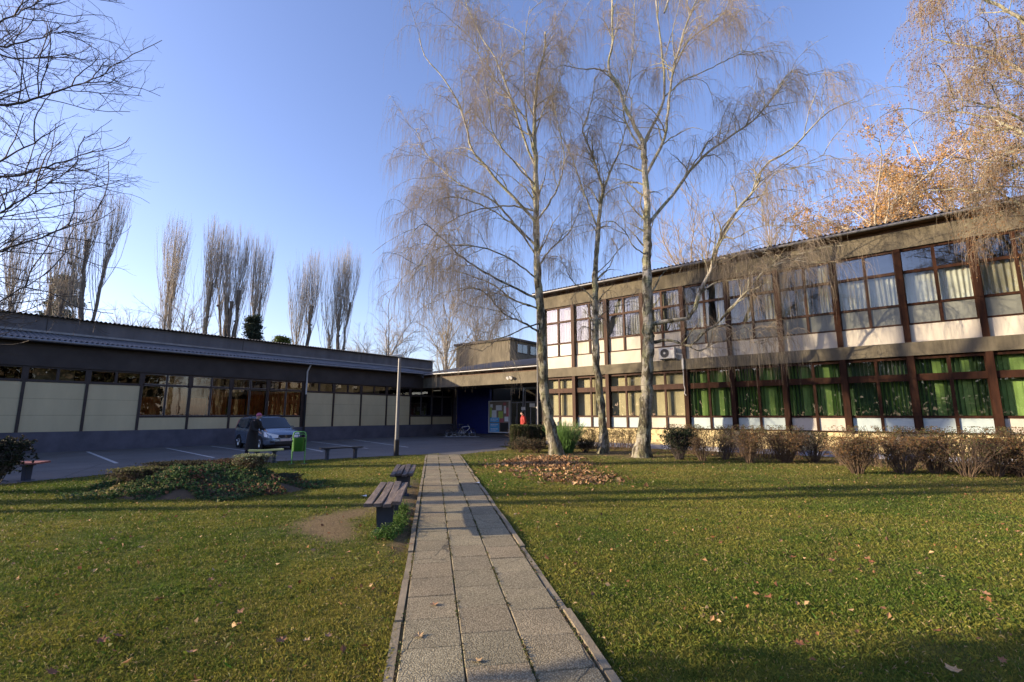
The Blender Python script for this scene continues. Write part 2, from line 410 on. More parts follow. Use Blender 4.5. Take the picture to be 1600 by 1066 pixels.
def vnoise(x, y, seed=0):
    s = np.zeros_like(x, dtype=float); g = np.random.default_rng(seed)
    for k in range(14):
        fq = .35 * 1.38 ** k; th = g.random() * 6.28; ph = g.random() * 6.28
        s += np.sin((x * math.cos(th) + y * math.sin(th)) * fq * 2 + ph + 1.3 * np.sin((x * math.sin(th) - y * math.cos(th)) * fq + ph * 2)) / (1.12 ** k)
    return s / 6
GREEN = np.array([.070, .118, .014]); YEL = np.array([.225, .20, .038]); BROWN = np.array([.12, .088, .045]); DRY = np.array([.32, .25, .13])
def lawn_color(x, y, g, n):
    v = vnoise(x, y, 3) + g.normal(0, .22, n)
    v2 = vnoise(x * 1.9, y * 1.9, 5) + g.normal(0, .25, n)
    t = np.clip(.50 + v * .85, 0, 1)[:, None]
    c = GREEN * (1 - t) + YEL * t
    t2 = np.clip(v2 - .55, 0, 1)[:, None]
    c = c * (1 - t2) + BROWN * t2
    far = np.clip((y - 10) / 10, 0, 1)[:, None] * .35
    return c * (1 - far) + (BROWN * 1.1) * far
# the lawn sheet, finely meshed where it is looked at, in one piece to the horizon
gx = np.r_[[-2500, -800, -250, -90, -50, -32], np.arange(-24, 16, .14), [22, 40, 90, 300, 900, 2500]]
gy = np.r_[[-2500, -800, -250, -90, -40, -20], np.arange(-9, 25, .14), [34, 60, 120, 300, 900, 2500]]
GX, GY = np.meshgrid(gx, gy, indexing='ij')
inner = (GX > -23) & (GX < 15.9) & (GY > -8.9) & (GY < 24.9)
GZ = np.where(inner, .012 * vnoise(GX * 1.2, GY * 1.2, 9) + .010 * vnoise(GX * 6, GY * 6, 12), 0) - .012
a_, c_ = path_uv(GX, GY)
GZ = np.where((c_ > -.06) & (c_ < PW + .06) & (a_ < 17.4), -.06, GZ)
GZ = np.where(GX < edge_x(GY) - .1, -.05, GZ)
nx_, ny_ = GX.shape; idx = np.arange(nx_ * ny_).reshape(nx_, ny_)
FQ = np.stack([idx[:-1, :-1], idx[1:, :-1], idx[1:, 1:], idx[:-1, 1:]], -1).reshape(-1, 4)
xf, yf = GX.ravel(), GY.ravel()
base = lawn_color(xf, yf, rng, len(xf)) * .9
sl = np.clip(soilness(xf, yf) + .42 * vnoise(xf * 4, yf * 4, 2), 0, 1)[:, None]
base = base * (1 - sl) + np.array([.205, .155, .09]) * sl
m, nt, b = nodes_of('lawn_ground'); at_ = nt.nodes.new('ShaderNodeAttribute'); at_.attribute_name = 'Col'
v = coords(nt); mx = N(nt, 'ShaderNodeMix', data_type='RGBA'); mx.blend_type = 'MULTIPLY'; mx.inputs[0].default_value = 1
nt.links.new(at_.outputs['Color'], mx.inputs[6]); nt.links.new(rampn(nt, noise(nt, v, 40, 8, .75), [(.3, (.35, .35, .35)), (.5, (.9, .9, .9)), (.7, (1.5, 1.5, 1.4))]), mx.inputs[7])
nt.links.new(mx.outputs[2], b.inputs['Base Color']); b.inputs['Roughness'].default_value = .95; b.inputs['Specular IOR Level'].default_value = .1
bp = N(nt, 'ShaderNodeBump'); bp.inputs['Strength'].default_value = 1; bp.inputs['Distance'].default_value = .04
nt.links.new(noise(nt, v, 35, 8, .75), bp.inputs['Height']); nt.links.new(bp.outputs[0], b.inputs['Normal'])
tag(np_mesh('ground', np.stack([GX, GY, GZ], -1), FQ, m, smooth=True, color=base), kind='structure')

# yard asphalt
def smooth_line(pts, n):
    P, _ = resample([(p[0], p[1], 0) for p in pts], [0] * len(pts), n); return [(p[0], p[1]) for p in P]
el = smooth_line(EDGE_L[1:], 50); er = smooth_line(EDGE_R[:5], 30)
poly = [(-60, -60), (-17.0, -60), (-17.0, -14)] + [(x + rnd.uniform(-.05, .05), y) for x, y in el] + [(x + rnd.uniform(-.04, .04), y) for x, y in er] + [(-16.75, 40), (-60, 40)]
mb = MB(); mb.v = [(x, y, 0) for x, y in poly]; mb.f = [tuple(range(len(poly)))]
m, nt, b = nodes_of('asphalt'); v = coords(nt)
c1 = rampn(nt, noise(nt, v, .5, 6, .6), [(.3, (.068, .065, .064)), (.7, (.112, .108, .106))])
c2 = rampn(nt, noise(nt, v, 140, 3, .7), [(.35, (.6, .6, .6)), (.65, (1.35, 1.35, 1.35))])
mx = N(nt, 'ShaderNodeMix', data_type='RGBA'); mx.blend_type = 'MULTIPLY'; mx.inputs[0].default_value = .8
nt.links.new(c1, mx.inputs[6]); nt.links.new(c2, mx.inputs[7])
vr = N(nt, 'ShaderNodeTexVoronoi', feature='DISTANCE_TO_EDGE'); vr.inputs['Scale'].default_value = .22
wob = N(nt, 'ShaderNodeMix', data_type='RGBA'); wob.inputs[0].default_value = .06
nn = nt.nodes.new('ShaderNodeTexNoise'); nn.inputs['Scale'].default_value = 1.5; nt.links.new(v, nn.inputs['Vector'])
nt.links.new(v, wob.inputs[6]); nt.links.new(nn.outputs['Color'], wob.inputs[7]); nt.links.new(wob.outputs[2], vr.inputs['Vector'])
crk = rampn(nt, vr.outputs['Distance'], [(.0, (.35, .35, .35)), (.006, (1, 1, 1))])
mx2 = N(nt, 'ShaderNodeMix', data_type='RGBA'); mx2.blend_type = 'MULTIPLY'; mx2.inputs[0].default_value = .8
nt.links.new(mx.outputs[2], mx2.inputs[6]); nt.links.new(crk, mx2.inputs[7]); nt.links.new(mx2.outputs[2], b.inputs['Base Color'])
b.inputs['Roughness'].default_value = .8
bp = N(nt, 'ShaderNodeBump'); bp.inputs['Strength'].default_value = .4; bp.inputs['Distance'].default_value = .01
nt.links.new(noise(nt, v, 120, 3), bp.inputs['Height']); nt.links.new(bp.outputs[0], b.inputs['Normal'])
tag(mb.build('yard_asphalt', m), kind='structure')
# lighter lane next to the lawn, a separate laying of asphalt
mb = MB(); lane = [(-21.3, -20), (-19.9, 4.4), (-20.2, 11.3), (-19.3, 16.0), (-18.6, 20.0), (-17.8, 24)]
ln2 = smooth_line(lane, 40)
for k in range(len(ln2) - 1):
    (x0, y0), (x1, y1) = ln2[k], ln2[k + 1]
    mb.quad((x0 - .05, y0, .004), (x0 + .02, y0, .004), (x1 + .02, y1, .004), (x1 - .05, y1, .004))
tag(mb.build('yard_joint', mat('joint_tar', (.05, .05, .052), .8, .4, 3)), kind='structure')
mb = MB()
for (x0, y0, x1, y1) in ((-28.9, 4.95, -21.2, 4.45), (-29.0, 8.0, -21.0, 7.4), (-28.9, 10.0, -23.9, 9.75), (-25.0, 12.75, -20.6, 11.75), (-29.1, 15.75, -20.7, 14.2), (-29.1, 18.75, -19.9, 16.1), (-28.9, 1.9, -21.3, 1.5), (-28.9, -1.2, -21.3, -1.6)):
    d = Vector((x1 - x0, y1 - y0)).normalized(); n_ = Vector((-d.y, d.x)) * .06
    mb.quad((x0 + n_.x, y0 + n_.y, .005), (x0 - n_.x, y0 - n_.y, .005), (x1 - n_.x, y1 - n_.y, .005), (x1 + n_.x, y1 + n_.y, .005))
tag(mb.build('parking_lines', M['line']), kind='structure')

# path of exposed-aggregate slabs with kerbs
m, nt, b = nodes_of('aggregate_slab'); v = coords(nt); L = nt.links
vo = N(nt, 'ShaderNodeTexVoronoi'); vo.inputs['Scale'].default_value = 88; L.new(v, vo.inputs['Vector'])
bw = N(nt, 'ShaderNodeRGBToBW'); L.new(vo.outputs['Color'], bw.inputs[0])
c1 = rampn(nt, bw.outputs[0], [(.1, (.22, .19, .125)), (.5, (.32, .28, .19)), (.9, (.43, .38, .265))])
dk = rampn(nt, vo.outputs['Distance'], [(.35, (1, 1, 1)), (.62, (.55, .52, .47))])
mx = N(nt, 'ShaderNodeMix', data_type='RGBA'); mx.blend_type = 'MULTIPLY'; mx.inputs[0].default_value = 1; L.new(c1, mx.inputs[6]); L.new(dk, mx.inputs[7])
at_ = nt.nodes.new('ShaderNodeAttribute'); at_.attribute_name = 'Col'
mx2 = N(nt, 'ShaderNodeMix', data_type='RGBA'); mx2.blend_type = 'MULTIPLY'; mx2.inputs[0].default_value = 1; L.new(mx.outputs[2], mx2.inputs[6]); L.new(at_.outputs['Color'], mx2.inputs[7])
st = rampn(nt, noise(nt, v, 1.6, 6, .65), [(.3, (.78, .77, .72)), (.7, (1.12, 1.1, 1.06))])
mx3 = N(nt, 'ShaderNodeMix', data_type='RGBA'); mx3.blend_type = 'MULTIPLY'; mx3.inputs[0].default_value = 1; L.new(mx2.outputs[2], mx3.inputs[6]); L.new(st, mx3.inputs[7])
vc = N(nt, 'ShaderNodeTexVoronoi', feature='DISTANCE_TO_EDGE'); vc.inputs['Scale'].default_value = .95
nn = nt.nodes.new('ShaderNodeTexNoise'); nn.inputs['Scale'].default_value = 3; nn.inputs['Detail'].default_value = 6; L.new(v, nn.inputs['Vector'])
wob = N(nt, 'ShaderNodeMix', data_type='RGBA'); wob.inputs[0].default_value = .12; L.new(v, wob.inputs[6]); L.new(nn.outputs['Color'], wob.inputs[7]); L.new(wob.outputs[2], vc.inputs['Vector'])
cr = rampn(nt, vc.outputs['Distance'], [(0, (0, 0, 0)), (.007, (1, 1, 1))])
gate = rampn(nt, noise(nt, v, .9, 2), [(.50, (1, 1, 1)), (.54, (0, 0, 0))])
mxg = N(nt, 'ShaderNodeMix', data_type='RGBA'); mxg.blend_type = 'LIGHTEN'; mxg.inputs[0].default_value = 1; L.new(cr, mxg.inputs[6]); L.new(gate, mxg.inputs[7])
mx4 = N(nt, 'ShaderNodeMix', data_type='RGBA'); mx4.blend_type = 'MULTIPLY'; mx4.inputs[0].default_value = .72; L.new(mx3.outputs[2], mx4.inputs[6]); L.new(mxg.outputs[2], mx4.inputs[7])
L.new(mx4.outputs[2], b.inputs['Base Color']); b.inputs['Roughness'].default_value = .85
ht = N(nt, 'ShaderNodeMath', operation='MULTIPLY'); L.new(dk, ht.inputs[0]); L.new(mxg.outputs[2], ht.inputs[1])
bp = N(nt, 'ShaderNodeBump'); bp.inputs['Strength'].default_value = .9; bp.inputs['Distance'].default_value = .006
L.new(ht.outputs[0], bp.inputs['Height']); L.new(bp.outputs[0], b.inputs['Normal'])
V, Fq, Cc = [], [], []
cols_ = [(.075, .525), (.525, .985), (.985, 1.365)]
cols_ = [(.075, .50), (.51, .935), (.945, 1.362)]
def P3(a, c, z):
    q = PL0 + PD * a + PN * c; return (q[0], q[1], z)
for ci, (c0, c1_) in enumerate(cols_):
    a = -6.0 + (.0, .18, .05)[ci]
    while a < 17.2:
        l = .49; g_ = .008 + .005 * rnd.random(); a1 = min(a + l - g_, 17.25)
        if a1 - a < .05: break
        zt = [.018 + rnd.uniform(-.0035, .0035) for _ in range(4)]; j = [rnd.uniform(-.003, .003) for _ in range(4)]
        i = len(V); e = .006
        top = [P3(a + e, c0 + e + j[0], zt[0]), P3(a1 - e, c0 + e + j[1], zt[1]), P3(a1 - e, c1_ - e + j[2], zt[2]), P3(a + e, c1_ - e + j[3], zt[3])]
        mid = [P3(a, c0 + j[0], zt[0] - .006), P3(a1, c0 + j[1], zt[1] - .006), P3(a1, c1_ + j[2], zt[2] - .006), P3(a, c1_ + j[3], zt[3] - .006)]
        bot = [(p[0], p[1], -.04) for p in mid]
        V += top + mid + bot; Fq.append((i + 3, i + 2, i + 1, i))
        for s_ in (0, 4):
            for k in range(4): Fq.append((i + s_ + k, i + s_ + (k + 1) % 4, i + s_ + 4 + (k + 1) % 4, i + s_ + 4 + k))
        t = rnd.uniform(.84, 1.08); warm = rnd.uniform(.96, 1.03); Cc += [(t, t * warm, t * warm * .98)] * 12
        a += l
o = np_mesh('path', V, Fq, m, color=np.array(Cc)); tag(o, kind='structure')
bm = bmesh.new(); bm.from_mesh(o.data); bmesh.ops.recalc_face_normals(bm, faces=bm.faces); bm.to_mesh(o.data); bm.free()
mb = MB(); mb.quad(P3(-6, .0, -.004), P3(17.25, .0, -.004), P3(17.25, PW, -.004), P3(-6, PW, -.004))
tag(mb.build('path_bed', mat('joint_moss', (.085, .07, .03), .95, .45, 12, .5, 60)), kind='structure')
mb = MB()
for side in (0, 1):
    a = -6.0
    while a < 17.2:
        l = min(.98, 17.2 - a); c0 = (-.012 if side == 0 else 1.376) + rnd.uniform(-.008, .008); zz = .020 + rnd.uniform(-.012, .010); s_ = rnd.uniform(-.008, .008)
        p = [P3(a, c0, -.05), P3(a + l - .012, c0 + s_, -.05), P3(a + l - .012, c0 + .072 + s_, -.05), P3(a, c0 + .072, -.05)]
        q = [P3(a, c0 + .006, zz), P3(a + l - .012, c0 + .006 + s_, zz), P3(a + l - .012, c0 + .066 + s_, zz), P3(a, c0 + .066, zz)]
        mb.hexa(p + q); a += l
tag(mb.build('path_kerb', mat('kerb_concrete', (.23, .19, .125), .85, .3, 5, .5, 60)), kind='structure')

# grass blades
def blades(name, Nn, rmin, rmax, pw, h0, h1, w0, seed, amin=-70, amax=70):
    g = np.random.default_rng(seed)
    u = g.random(Nn); e = 1 + pw; r = (rmin ** e + u * (rmax ** e - rmin ** e)) ** (1 / e)
    th = np.radians(g.uniform(amin, amax, Nn)); rr_, ff = r * np.sin(th), r * np.cos(th)
    x = rr_ * cy_ - ff * sy_; y = rr_ * sy_ + ff * cy_
    a, c = path_uv(x, y)
    keep = ~((c > .015 + .055 * vnoise(a * 2.3, a * 0 + 3, 71)) & (c < PW - .02 + .055 * vnoise(a * 2.1, a * 0 + 9, 72)) & (a < 17.4)) & (x > edge_x(y) + .02 * np.sin(y * 9)) & (y < 22.9) & (x < 15)
    sln = soilness(x, y) + .42 * vnoise(x * 4, y * 4, 2) + g.normal(0, .18, Nn)
    keep &= sln < .62
    # thin out in worn spots
    keep &= (vnoise(x * 3.1, y * 3.1, 21) + g.normal(0, .5, Nn)) > -.95
    x, y, r = x[keep], y[keep], r[keep]; n = len(x)
    clump = np.clip(1 + .45 * vnoise(x * 5, y * 5, 31) + .3 * vnoise(x * 14, y * 14, 32), .35, 1.9)
    h = (h0 + (h1 - h0) * g.random(n)) * (1 + r / 28) * clump; wd = w0 * (.6 + .8 * g.random(n)) * (1 + r / 4.5)
    d = g.random(n) * 6.283; lean = g.uniform(.1, 1.1, n) * h; ld_ = g.random(n) * 6.283
    bx, by = np.cos(d) * wd / 2, np.sin(d) * wd / 2
    z0 = -.014
    lx, ly = np.cos(ld_) * lean, np.sin(ld_) * lean
    p0 = np.stack([x - bx, y - by, np.full(n, z0)], 1); p1 = np.stack([x + bx, y + by, np.full(n, z0)], 1)
    p2 = np.stack([x + bx * .8 + lx * .35, y + by * .8 + ly * .35, z0 + h * .6], 1); p3 = np.stack([x - bx * .2 + lx, y - by * .2 + ly, z0 + h * np.clip(1.1 - .35 * lean / h, .55, 1)], 1)
    V = np.stack([p0, p1, p2, p3], 1).reshape(-1, 3)
    c = lawn_color(x, y, g, n) * (1 + g.normal(0, .14, (n, 1))) * 1.05
    dry = g.random(n) < .06; c[dry] = DRY * (1 + g.normal(0, .2, (dry.sum(), 1)))
    lush = g.random(n) < .10; c[lush] = np.array([.065, .125, .018])
    return V, np.arange(4 * n).reshape(-1, 4), np.clip(np.repeat(c, 4, 0), .003, 1)
V1, F1, C1 = blades('near', 1150000, 1.7, 26, -.6, .014, .032, .0017, 1)
V2, F2, C2 = blades('tufts', 110000, 1.7, 24, -.5, .035, .065, .0022, 2)
cx2 = V2.reshape(-1, 4, 3)[:, 0]; kk = np.random.default_rng(6).normal(0, .25, len(cx2)) + vnoise(cx2[:, 0] * 6, cx2[:, 1] * 6, 77) > .75
V2 = V2.reshape(-1, 4, 3)[kk].reshape(-1, 3); C2 = C2.reshape(-1, 4, 3)[kk].reshape(-1, 3) * [.8, 1.0, .9]
V1 = np.concatenate([V1, V2]); C1 = np.concatenate([C1, C2]); F1 = np.arange(len(V1)).reshape(-1, 4)
tag(np_mesh('lawn_grass', V1, F1, M['blade'], color=C1), 'short green and yellowing grass of the lawn either side of the path', 'grass', kind='stuff')
# lush weeds along the bench and path joints
def tuft_field(pts, n, rad, h, cols, seed, wd=.01):
    g = np.random.default_rng(seed); pts = np.array(pts, float); i = g.integers(0, len(pts), n)
    x = pts[i, 0] + g.normal(0, rad, n); y = pts[i, 1] + g.normal(0, rad, n)
    C = np.stack([x, y, np.abs(g.normal(0, h * .45, n)) + .01], 1)
    return cards(g, C, wd, palette(g, n, cols), .3)
wp = [tuple((PL0 + PD * a + PN * c)[:2]) for a, c in ((3.62, -.42), (3.75, -.32), (3.85, -.22), (4.0, -.27), (4.15, -.2), (4.35, -.24), (4.55, -.2), (4.8, -.22), (5.3, -.22), (5.55, -.24), (3.55, -.3))]
V1, F1, C1 = tuft_field(wp, 5000, .06, .12, [(.05, .12, .02), (.08, .16, .03), (.11, .17, .05)], 4, .028)
tag(np_mesh('weeds', V1, F1, M['blade'], color=C1), 'low green weeds growing under and beside the near path bench', 'weeds', kind='stuff')
# moss and grass in the path joints
g = np.random.default_rng(8); n = 9000
aa = g.uniform(-.5, 16, n); jj = g.choice([.505, .94, .07, 1.37], n, p=[.22, .38, .12, .28]); jj = jj + g.normal(0, .010, n)
kp = (np.sin(aa * 3.1 + jj * 9) + np.sin(aa * 7.7) + g.normal(0, .5, n)) > .2
q = PL0 + np.outer(aa, PD) + np.outer(jj, PN); q = q[kp]; n = len(q)
V1, F1, C1 = cards(g, np.stack([q[:, 0], q[:, 1], .012 + .014 * g.random(n)], 1), .022, palette(g, n, [(.06, .09, .02), (.12, .11, .04), (.10, .07, .04)]), .5)
tag(np_mesh('joint_moss', V1, F1, M['blade'], color=C1), 'moss and grass growing in the joints of the slab path', 'moss', kind='stuff')
# ------------------------------------------------------------------ two-storey building (facade plane Y = 23.3, faces -Y)
YF = 23.3
MUL = [2.80 - 2.115 * k for k in range(-3, 10)]; MUL.sort()      # pillars, left to right
XW, XE = -16.55, 9.25
B = empty('two_storey_building', (-16.55, YF, 0), 'long two-storey building with brown timber window bays, grey concrete bands and white panels', 'building')
def rb(name, m, boxes, parent=B, bevel=0):
    mb = MB()
    for q in boxes: mb.box(*q)
    return mb.build(name, m, parent, bevel=bevel)
rb('plinth', M['plinth_blue'], [(XW, XE, YF - .02, YF + .3, -.1, .20)])
rb('base_wall', M['yellow_wall'], [(XW, XE, YF + .0, YF + .3, .20, .97)])
rb('floor_band', M['concrete'], [(XW, XE, YF - .16, YF + .35, 3.87, 4.38)])
rb('roof_fascia', M['concrete'], [(XW, XE, YF - .12, YF + .35, 8.08, 8.80)])
rb('eaves_board', M['soffit_wood'], [(XW - .15, XE, YF - .10, YF + .25, 8.803, 9.0), (XW - .15, XE, YF - .42, YF - .10, 8.93, 8.96)])
rb('end_wall', M['concrete'], [(XW, XW + .3, YF + .353, YF + 9.5, 0, 8.9), (XE - .3, XE, YF + .353, YF + 9.5, 0, 8.9)])
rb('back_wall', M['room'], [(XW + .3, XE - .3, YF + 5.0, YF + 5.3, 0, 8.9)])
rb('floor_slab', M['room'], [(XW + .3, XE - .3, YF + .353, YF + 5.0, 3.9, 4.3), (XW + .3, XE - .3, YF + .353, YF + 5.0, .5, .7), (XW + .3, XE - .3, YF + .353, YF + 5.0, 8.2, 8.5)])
rb('partition_wall', M['room'], [(x - .06, x + .06, YF + .6, YF + 5.0, z0, z1) for x in (MUL[1] , MUL[4], MUL[7], MUL[10]) for z0, z1 in ((.72, 3.88), (4.32, 8.18))])
corrugated('roof', (XW - .2, YF - .52, 9.10), (XE, YF - .52, 9.10), (0, 0, 1), (0, 10.2, .9), M['roof'], B, pitch=.19, amp=.03)
mb = MB(); mb.tube([(XW - .2, YF - .50, 8.99), (XE, YF - .50, 8.99)], .065, 10); mb.build('gutter', M['gutter'], B, smooth=True)
mb = MB(); mb.tube([(XW - .1, YF - .5, 8.95), (XW - .05, YF - .3, 8.7), (XW - .05, YF - .2, 8.5), (XW - .05, YF - .2, .1)], .045, 10); mb.build('downpipe', M['gutter'], B, smooth=True)
for i, x in enumerate(MUL):
    for z0, z1 in ((.975, 3.868), (4.382, 8.078)):
        mb = MB(); mb.box(x - .055, x + .055, YF - .12, YF + .14, z0, z1); mb.box(x - .10, x + .10, YF - .15, YF - .122, z0, z1); mb.box(x - .085, x - .057, YF + .0, YF + .1, z0, z1); mb.box(x + .057, x + .085, YF + .0, YF + .1, z0, z1)
        mb.build('timber_pillar', M['wood'] if (z0 < 4 and x > -9) or x > -2 else M['wood_grey'], B)
def slats(x0, x1, z0, z1, y, openness, pitch, g, gap=.0):
    mb = MB(); x = x0 + pitch / 2
    while x < x1:
        o_ = openness(x); ang = o_ + g.uniform(-.06, .06); hw = pitch * .52
        dx, dy = math.cos(ang) * hw, math.sin(ang) * hw
        mb.quad((x - dx, y - dy, z0), (x + dx, y + dy, z0), (x + dx, y + dy, z1), (x - dx, y - dy, z1)); x += pitch
    return mb
def drape(x0, x1, z0, z1, y, g, amp=.035, pitch=.16, sway=0.):
    n = max(6, int((x1 - x0) / .02)); m_ = 10; mb = MB(); ph = g.uniform(0, 6)
    pts = []
    for j in range(m_ + 1):
        t = j / m_; z = z1 + (z0 - z1) * t; row = []
        for i in range(n + 1):
            s = i / n; x = x0 + (x1 - x0) * (s + sway * t * (s - .5))
            yy = y + amp * (.6 + .4 * t) * math.sin(s * (x1 - x0) / pitch * 6.283 + ph + .7 * math.sin(t * 2 + s * 5)) + .3 * amp * math.sin(s * 31 + ph)
            row.append((x, yy, z + (.02 * math.sin(s * 9 + ph) if j == m_ else 0)))
        pts.append(row)
    for j in range(m_):
        for i in range(n): mb.quad(pts[j][i], pts[j][i + 1], pts[j + 1][i + 1], pts[j + 1][i])
    return mb
for i in range(len(MUL) - 1):
    x0, x1 = MUL[i] + .087, MUL[i + 1] - .087; xm = (x0 + x1) / 2; wide = .045
    beige = MUL[i + 1] < -7.5
    wm = M['wood'] if not beige else M['wood_grey']
    # ---- ground floor window
    mb = MB()
    mb.box(x0, x1, YF - .04, YF + .08, .975, 1.03); mb.box(x0, x1, YF - .03, YF + .07, 1.55, 1.63); mb.box(x0, x1, YF - .05, YF + .07, 2.93, 3.19); mb.box(x0, x1, YF - .02, YF + .07, 3.74, 3.866)
    for z0, z1 in ((1.032, 1.548), (1.632, 2.928), (3.192, 3.738)):
        mb.box(xm - .05, xm + .05, YF - .045, YF + .065, z0, z1)
        for xs in (x0, x1 - .045, ): mb.box(xs, xs + .045, YF - .01, YF + .06, z0, z1)
    wdw = mb.build('window', wm, B)
    halves = ((x0 + .047, xm - .052), (xm + .052, x1 - .047))
    mb = MB()
    for a, b_ in halves: mb.box(a, b_, YF + .012, YF + .045, 1.032, 1.548)
    mb.build('lower_panel', M['pale_panel'] if i % 3 != 0 else M['white_panel'], wdw)
    for a, b_ in halves:
        for z0, z1 in ((1.632, 2.928), (3.192, 3.738)):
            mb = MB(); mb.box(a, b_, YF + .022, YF + .028, z0, z1); mb.build('pane', M['glass'], wdw)
    if beige:
        mb = slats(x0, x1, 1.64, 3.8, YF + .24, lambda x: .10 if (x - x0) % 1.05 > .33 else .5, .125, rnd); mb.build('blind', M['beige_blind'], wdw)
    else:
        kx = rnd.uniform(.2, .55); gm = M['green_blind']
        if i == 9 or i == 10: f = lambda x, s=rnd.uniform(.6, 1.): .35 + .5 * math.sin((x - x0) * 3.1 + s * 3)
        elif i == 7: f = lambda x: 1.50 if x < xm else 1.28
        else: f = lambda x, kk=kx: 1.2 if x < x0 + (x1 - x0) * kk else .75 + .45 * math.sin((x - x0) * 8)
        mb = slats(x0, x1, 1.64, 2.95, YF + .26, f, .127, rnd); mb.build('blind', gm, wdw)
        mb = slats(x0, x1, 3.19, 3.8, YF + .26, f, .127, rnd); mb.build('blind', gm if i != 7 else M['white_curtain'], wdw)
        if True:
            mb = MB(); mb.box(x0, x1, YF + .42, YF + .43, 1.64, 3.8); mb.build('blind', M['gap_backing'], wdw)  # backing sheet added so the gaps between slats show dim green, not black
    # ---- upper floor: white panel, low frosted panes, tall panes, top lights
    mb = MB(); mb.box(x0, x1, YF - .02, YF + .06, 4.382, 5.06); mb.build('spandrel_panel', M['white_panel'], B)
    mb = MB(); rails = ((5.062, 5.125), (5.81, 5.90), (7.09, 7.20), (7.98, 8.078))
    for z0, z1 in rails: mb.box(x0, x1, YF - .035, YF + .07, z0, z1)
    for z0, z1 in ((5.127, 5.808), (5.902, 7.088), (7.202, 7.978)):
        mb.box(xm - .05, xm + .05, YF - .045, YF + .065, z0, z1)
        for xs in (x0, x1 - .045): mb.box(xs, xs + .045, YF - .01, YF + .06, z0, z1)
    wdw = mb.build('window', M['wood_grey'] if i < 8 else M['wood'], B)
    mb = MB()
    for a, b_ in halves: mb.box(a, b_, YF + .012, YF + .045, 5.127, 5.808)
    mb.build('lower_panel', M['frost'] if i > 3 else (M['white_metal'] if i == 0 else M['white_panel']), wdw)
    for hi_, (a, b_) in enumerate(halves):
        for z0, z1 in ((5.902, 7.088), (7.202, 7.978)):
            mb = MB(); mb.box(a, b_, YF + .022, YF + .028, z0, z1); mb.build('pane', M['glass_sky'] if i < 4 or (z0 > 7 and i > 6) else M['glass'], wdw)
    cm = M['white_curtain'] if i in (0, 1, 2, 7, 8) else M['cream_curtain']
    top = 7.95 if i < 7 else 7.15
    if i in (0, 1, 2, 3): segs = [(x0, xm - .06), (xm - .02, x1)]
    elif i in (4, 5, 6): segs = [(x0, x0 + .35), (x0 + .6, xm + .15), (xm + .5, x1 - .1)]
    else: segs = [(x0 + .03, xm - .03), (xm + .03, x1 - .03)]
    for a, b_ in segs: drape(a, b_, 5.86, top, YF + .20, rnd, .035 if i != 8 else .02, rnd.uniform(.13, .2)).build('curtain', cm, wdw, smooth=True)

def air_conditioner(loc, rz, label, group=None, logo=True):
    t = empty('air_conditioner', loc, label, 'air conditioner', group, rz)
    def bd(mb, n, m, p=None, **k): return mb.build(n, m, p or t, local=True, **k)
    mb = MB(); mb.box(-.4, .4, -.28, 0, 0, .55); bd(mb, 'casing', M['white_metal'], bevel=.015)
    mb = MB(); 
    mb.tube([(-.10, -.285, .275), (-.10, -.292, .275)], .22, 28); bd(mb, 'fan_opening', M['plastic'])
    mb = MB(); 
    for k in range(4): mb.ring((-.10, -.30, .275), (0, 1, 0), .05 + .055 * k, .006, 28, 5)
    for k in range(8):
        a = k * math.pi / 8; mb.tube([(-.10 - math.cos(a) * .22, -.303, .275 - math.sin(a) * .22), (-.10 + math.cos(a) * .22, -.303, .275 + math.sin(a) * .22)], .004, 5)
    bd(mb, 'grille', M['gutter'])
    mb = MB(); mb.tube([(-.10, -.30, .275), (-.10, -.312, .275)], .055, 16); bd(mb, 'hub', M['white_metal'])
    if logo:
        mb = MB(); mb.box(.20, .26, -.284, -.281, .44, .475); mb.box(.275, .33, -.284, -.281, .44, .475); bd(mb, 'badge', M['poster_red'])
    mb = MB(); mb.box(-.33, -.28, -.3, .02, -.05, -.002); mb.box(.28, .33, -.3, .02, -.05, -.002); bd(mb, 'bracket', M['gutter'])
    return t
air_conditioner((-8.55, YF - .10, 4.44), 0, 'white air conditioning unit with round fan on the band of the two-storey building')
t = empty('refrigerant_pipe', (-7.83, YF - .22, 2.6), 'thin white pipe running down from the round-fan air conditioner over the brown pillar', 'pipe')
mb = MB(); mb.tube([(-8.1, YF - .30, 4.65), (-7.83, YF - .26, 4.6), (-7.83, YF - .22, 4.35), (-7.83, YF - .22, 3.1), (-7.80, YF - .2, 2.9), (-7.84, YF - .2, 2.7), (-7.76, YF - .2, 2.6)], .017, 8)
mb.build('hose', M['white_metal'], t, smooth=True)
mb = MB(); mb.box(-7.87, -7.79, YF - .25, YF - .165, 3.9, 4.40); mb.build('duct_cover', M['white_metal'], t)

# ------------------------------------------------------------------ entrance wing between the two buildings
EY = 25.5
E_ = empty('entrance_wing', (-30, EY, 0), 'low grey entrance wing with deep concrete canopy, dark blue wall and glazed doors', 'building')
XA, XB = -29.88, XW - .02
def eb(name, m, boxes, parent=E_): return rb(name, m, boxes, parent)
eb('canopy_beam', M['concrete'], [(XA, -17.45, EY, EY + .25, 3.83, 4.62), (-17.45, XB, EY, EY + .25, 3.83, 4.62)])
eb('eaves_board', M['soffit_wood'], [(XA, XB, EY + .02, EY + .22, 4.622, 4.84), (XA, XB, EY - .3, EY + .02, 4.80, 4.83)])
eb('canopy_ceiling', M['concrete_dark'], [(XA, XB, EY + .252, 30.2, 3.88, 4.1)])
mb = MB(); mb.tube([(XA + .2, EY - .36, 4.88), (XB, EY - .36, 4.88)], .06, 10); mb.build('gutter', M['gutter'], E_, smooth=True)
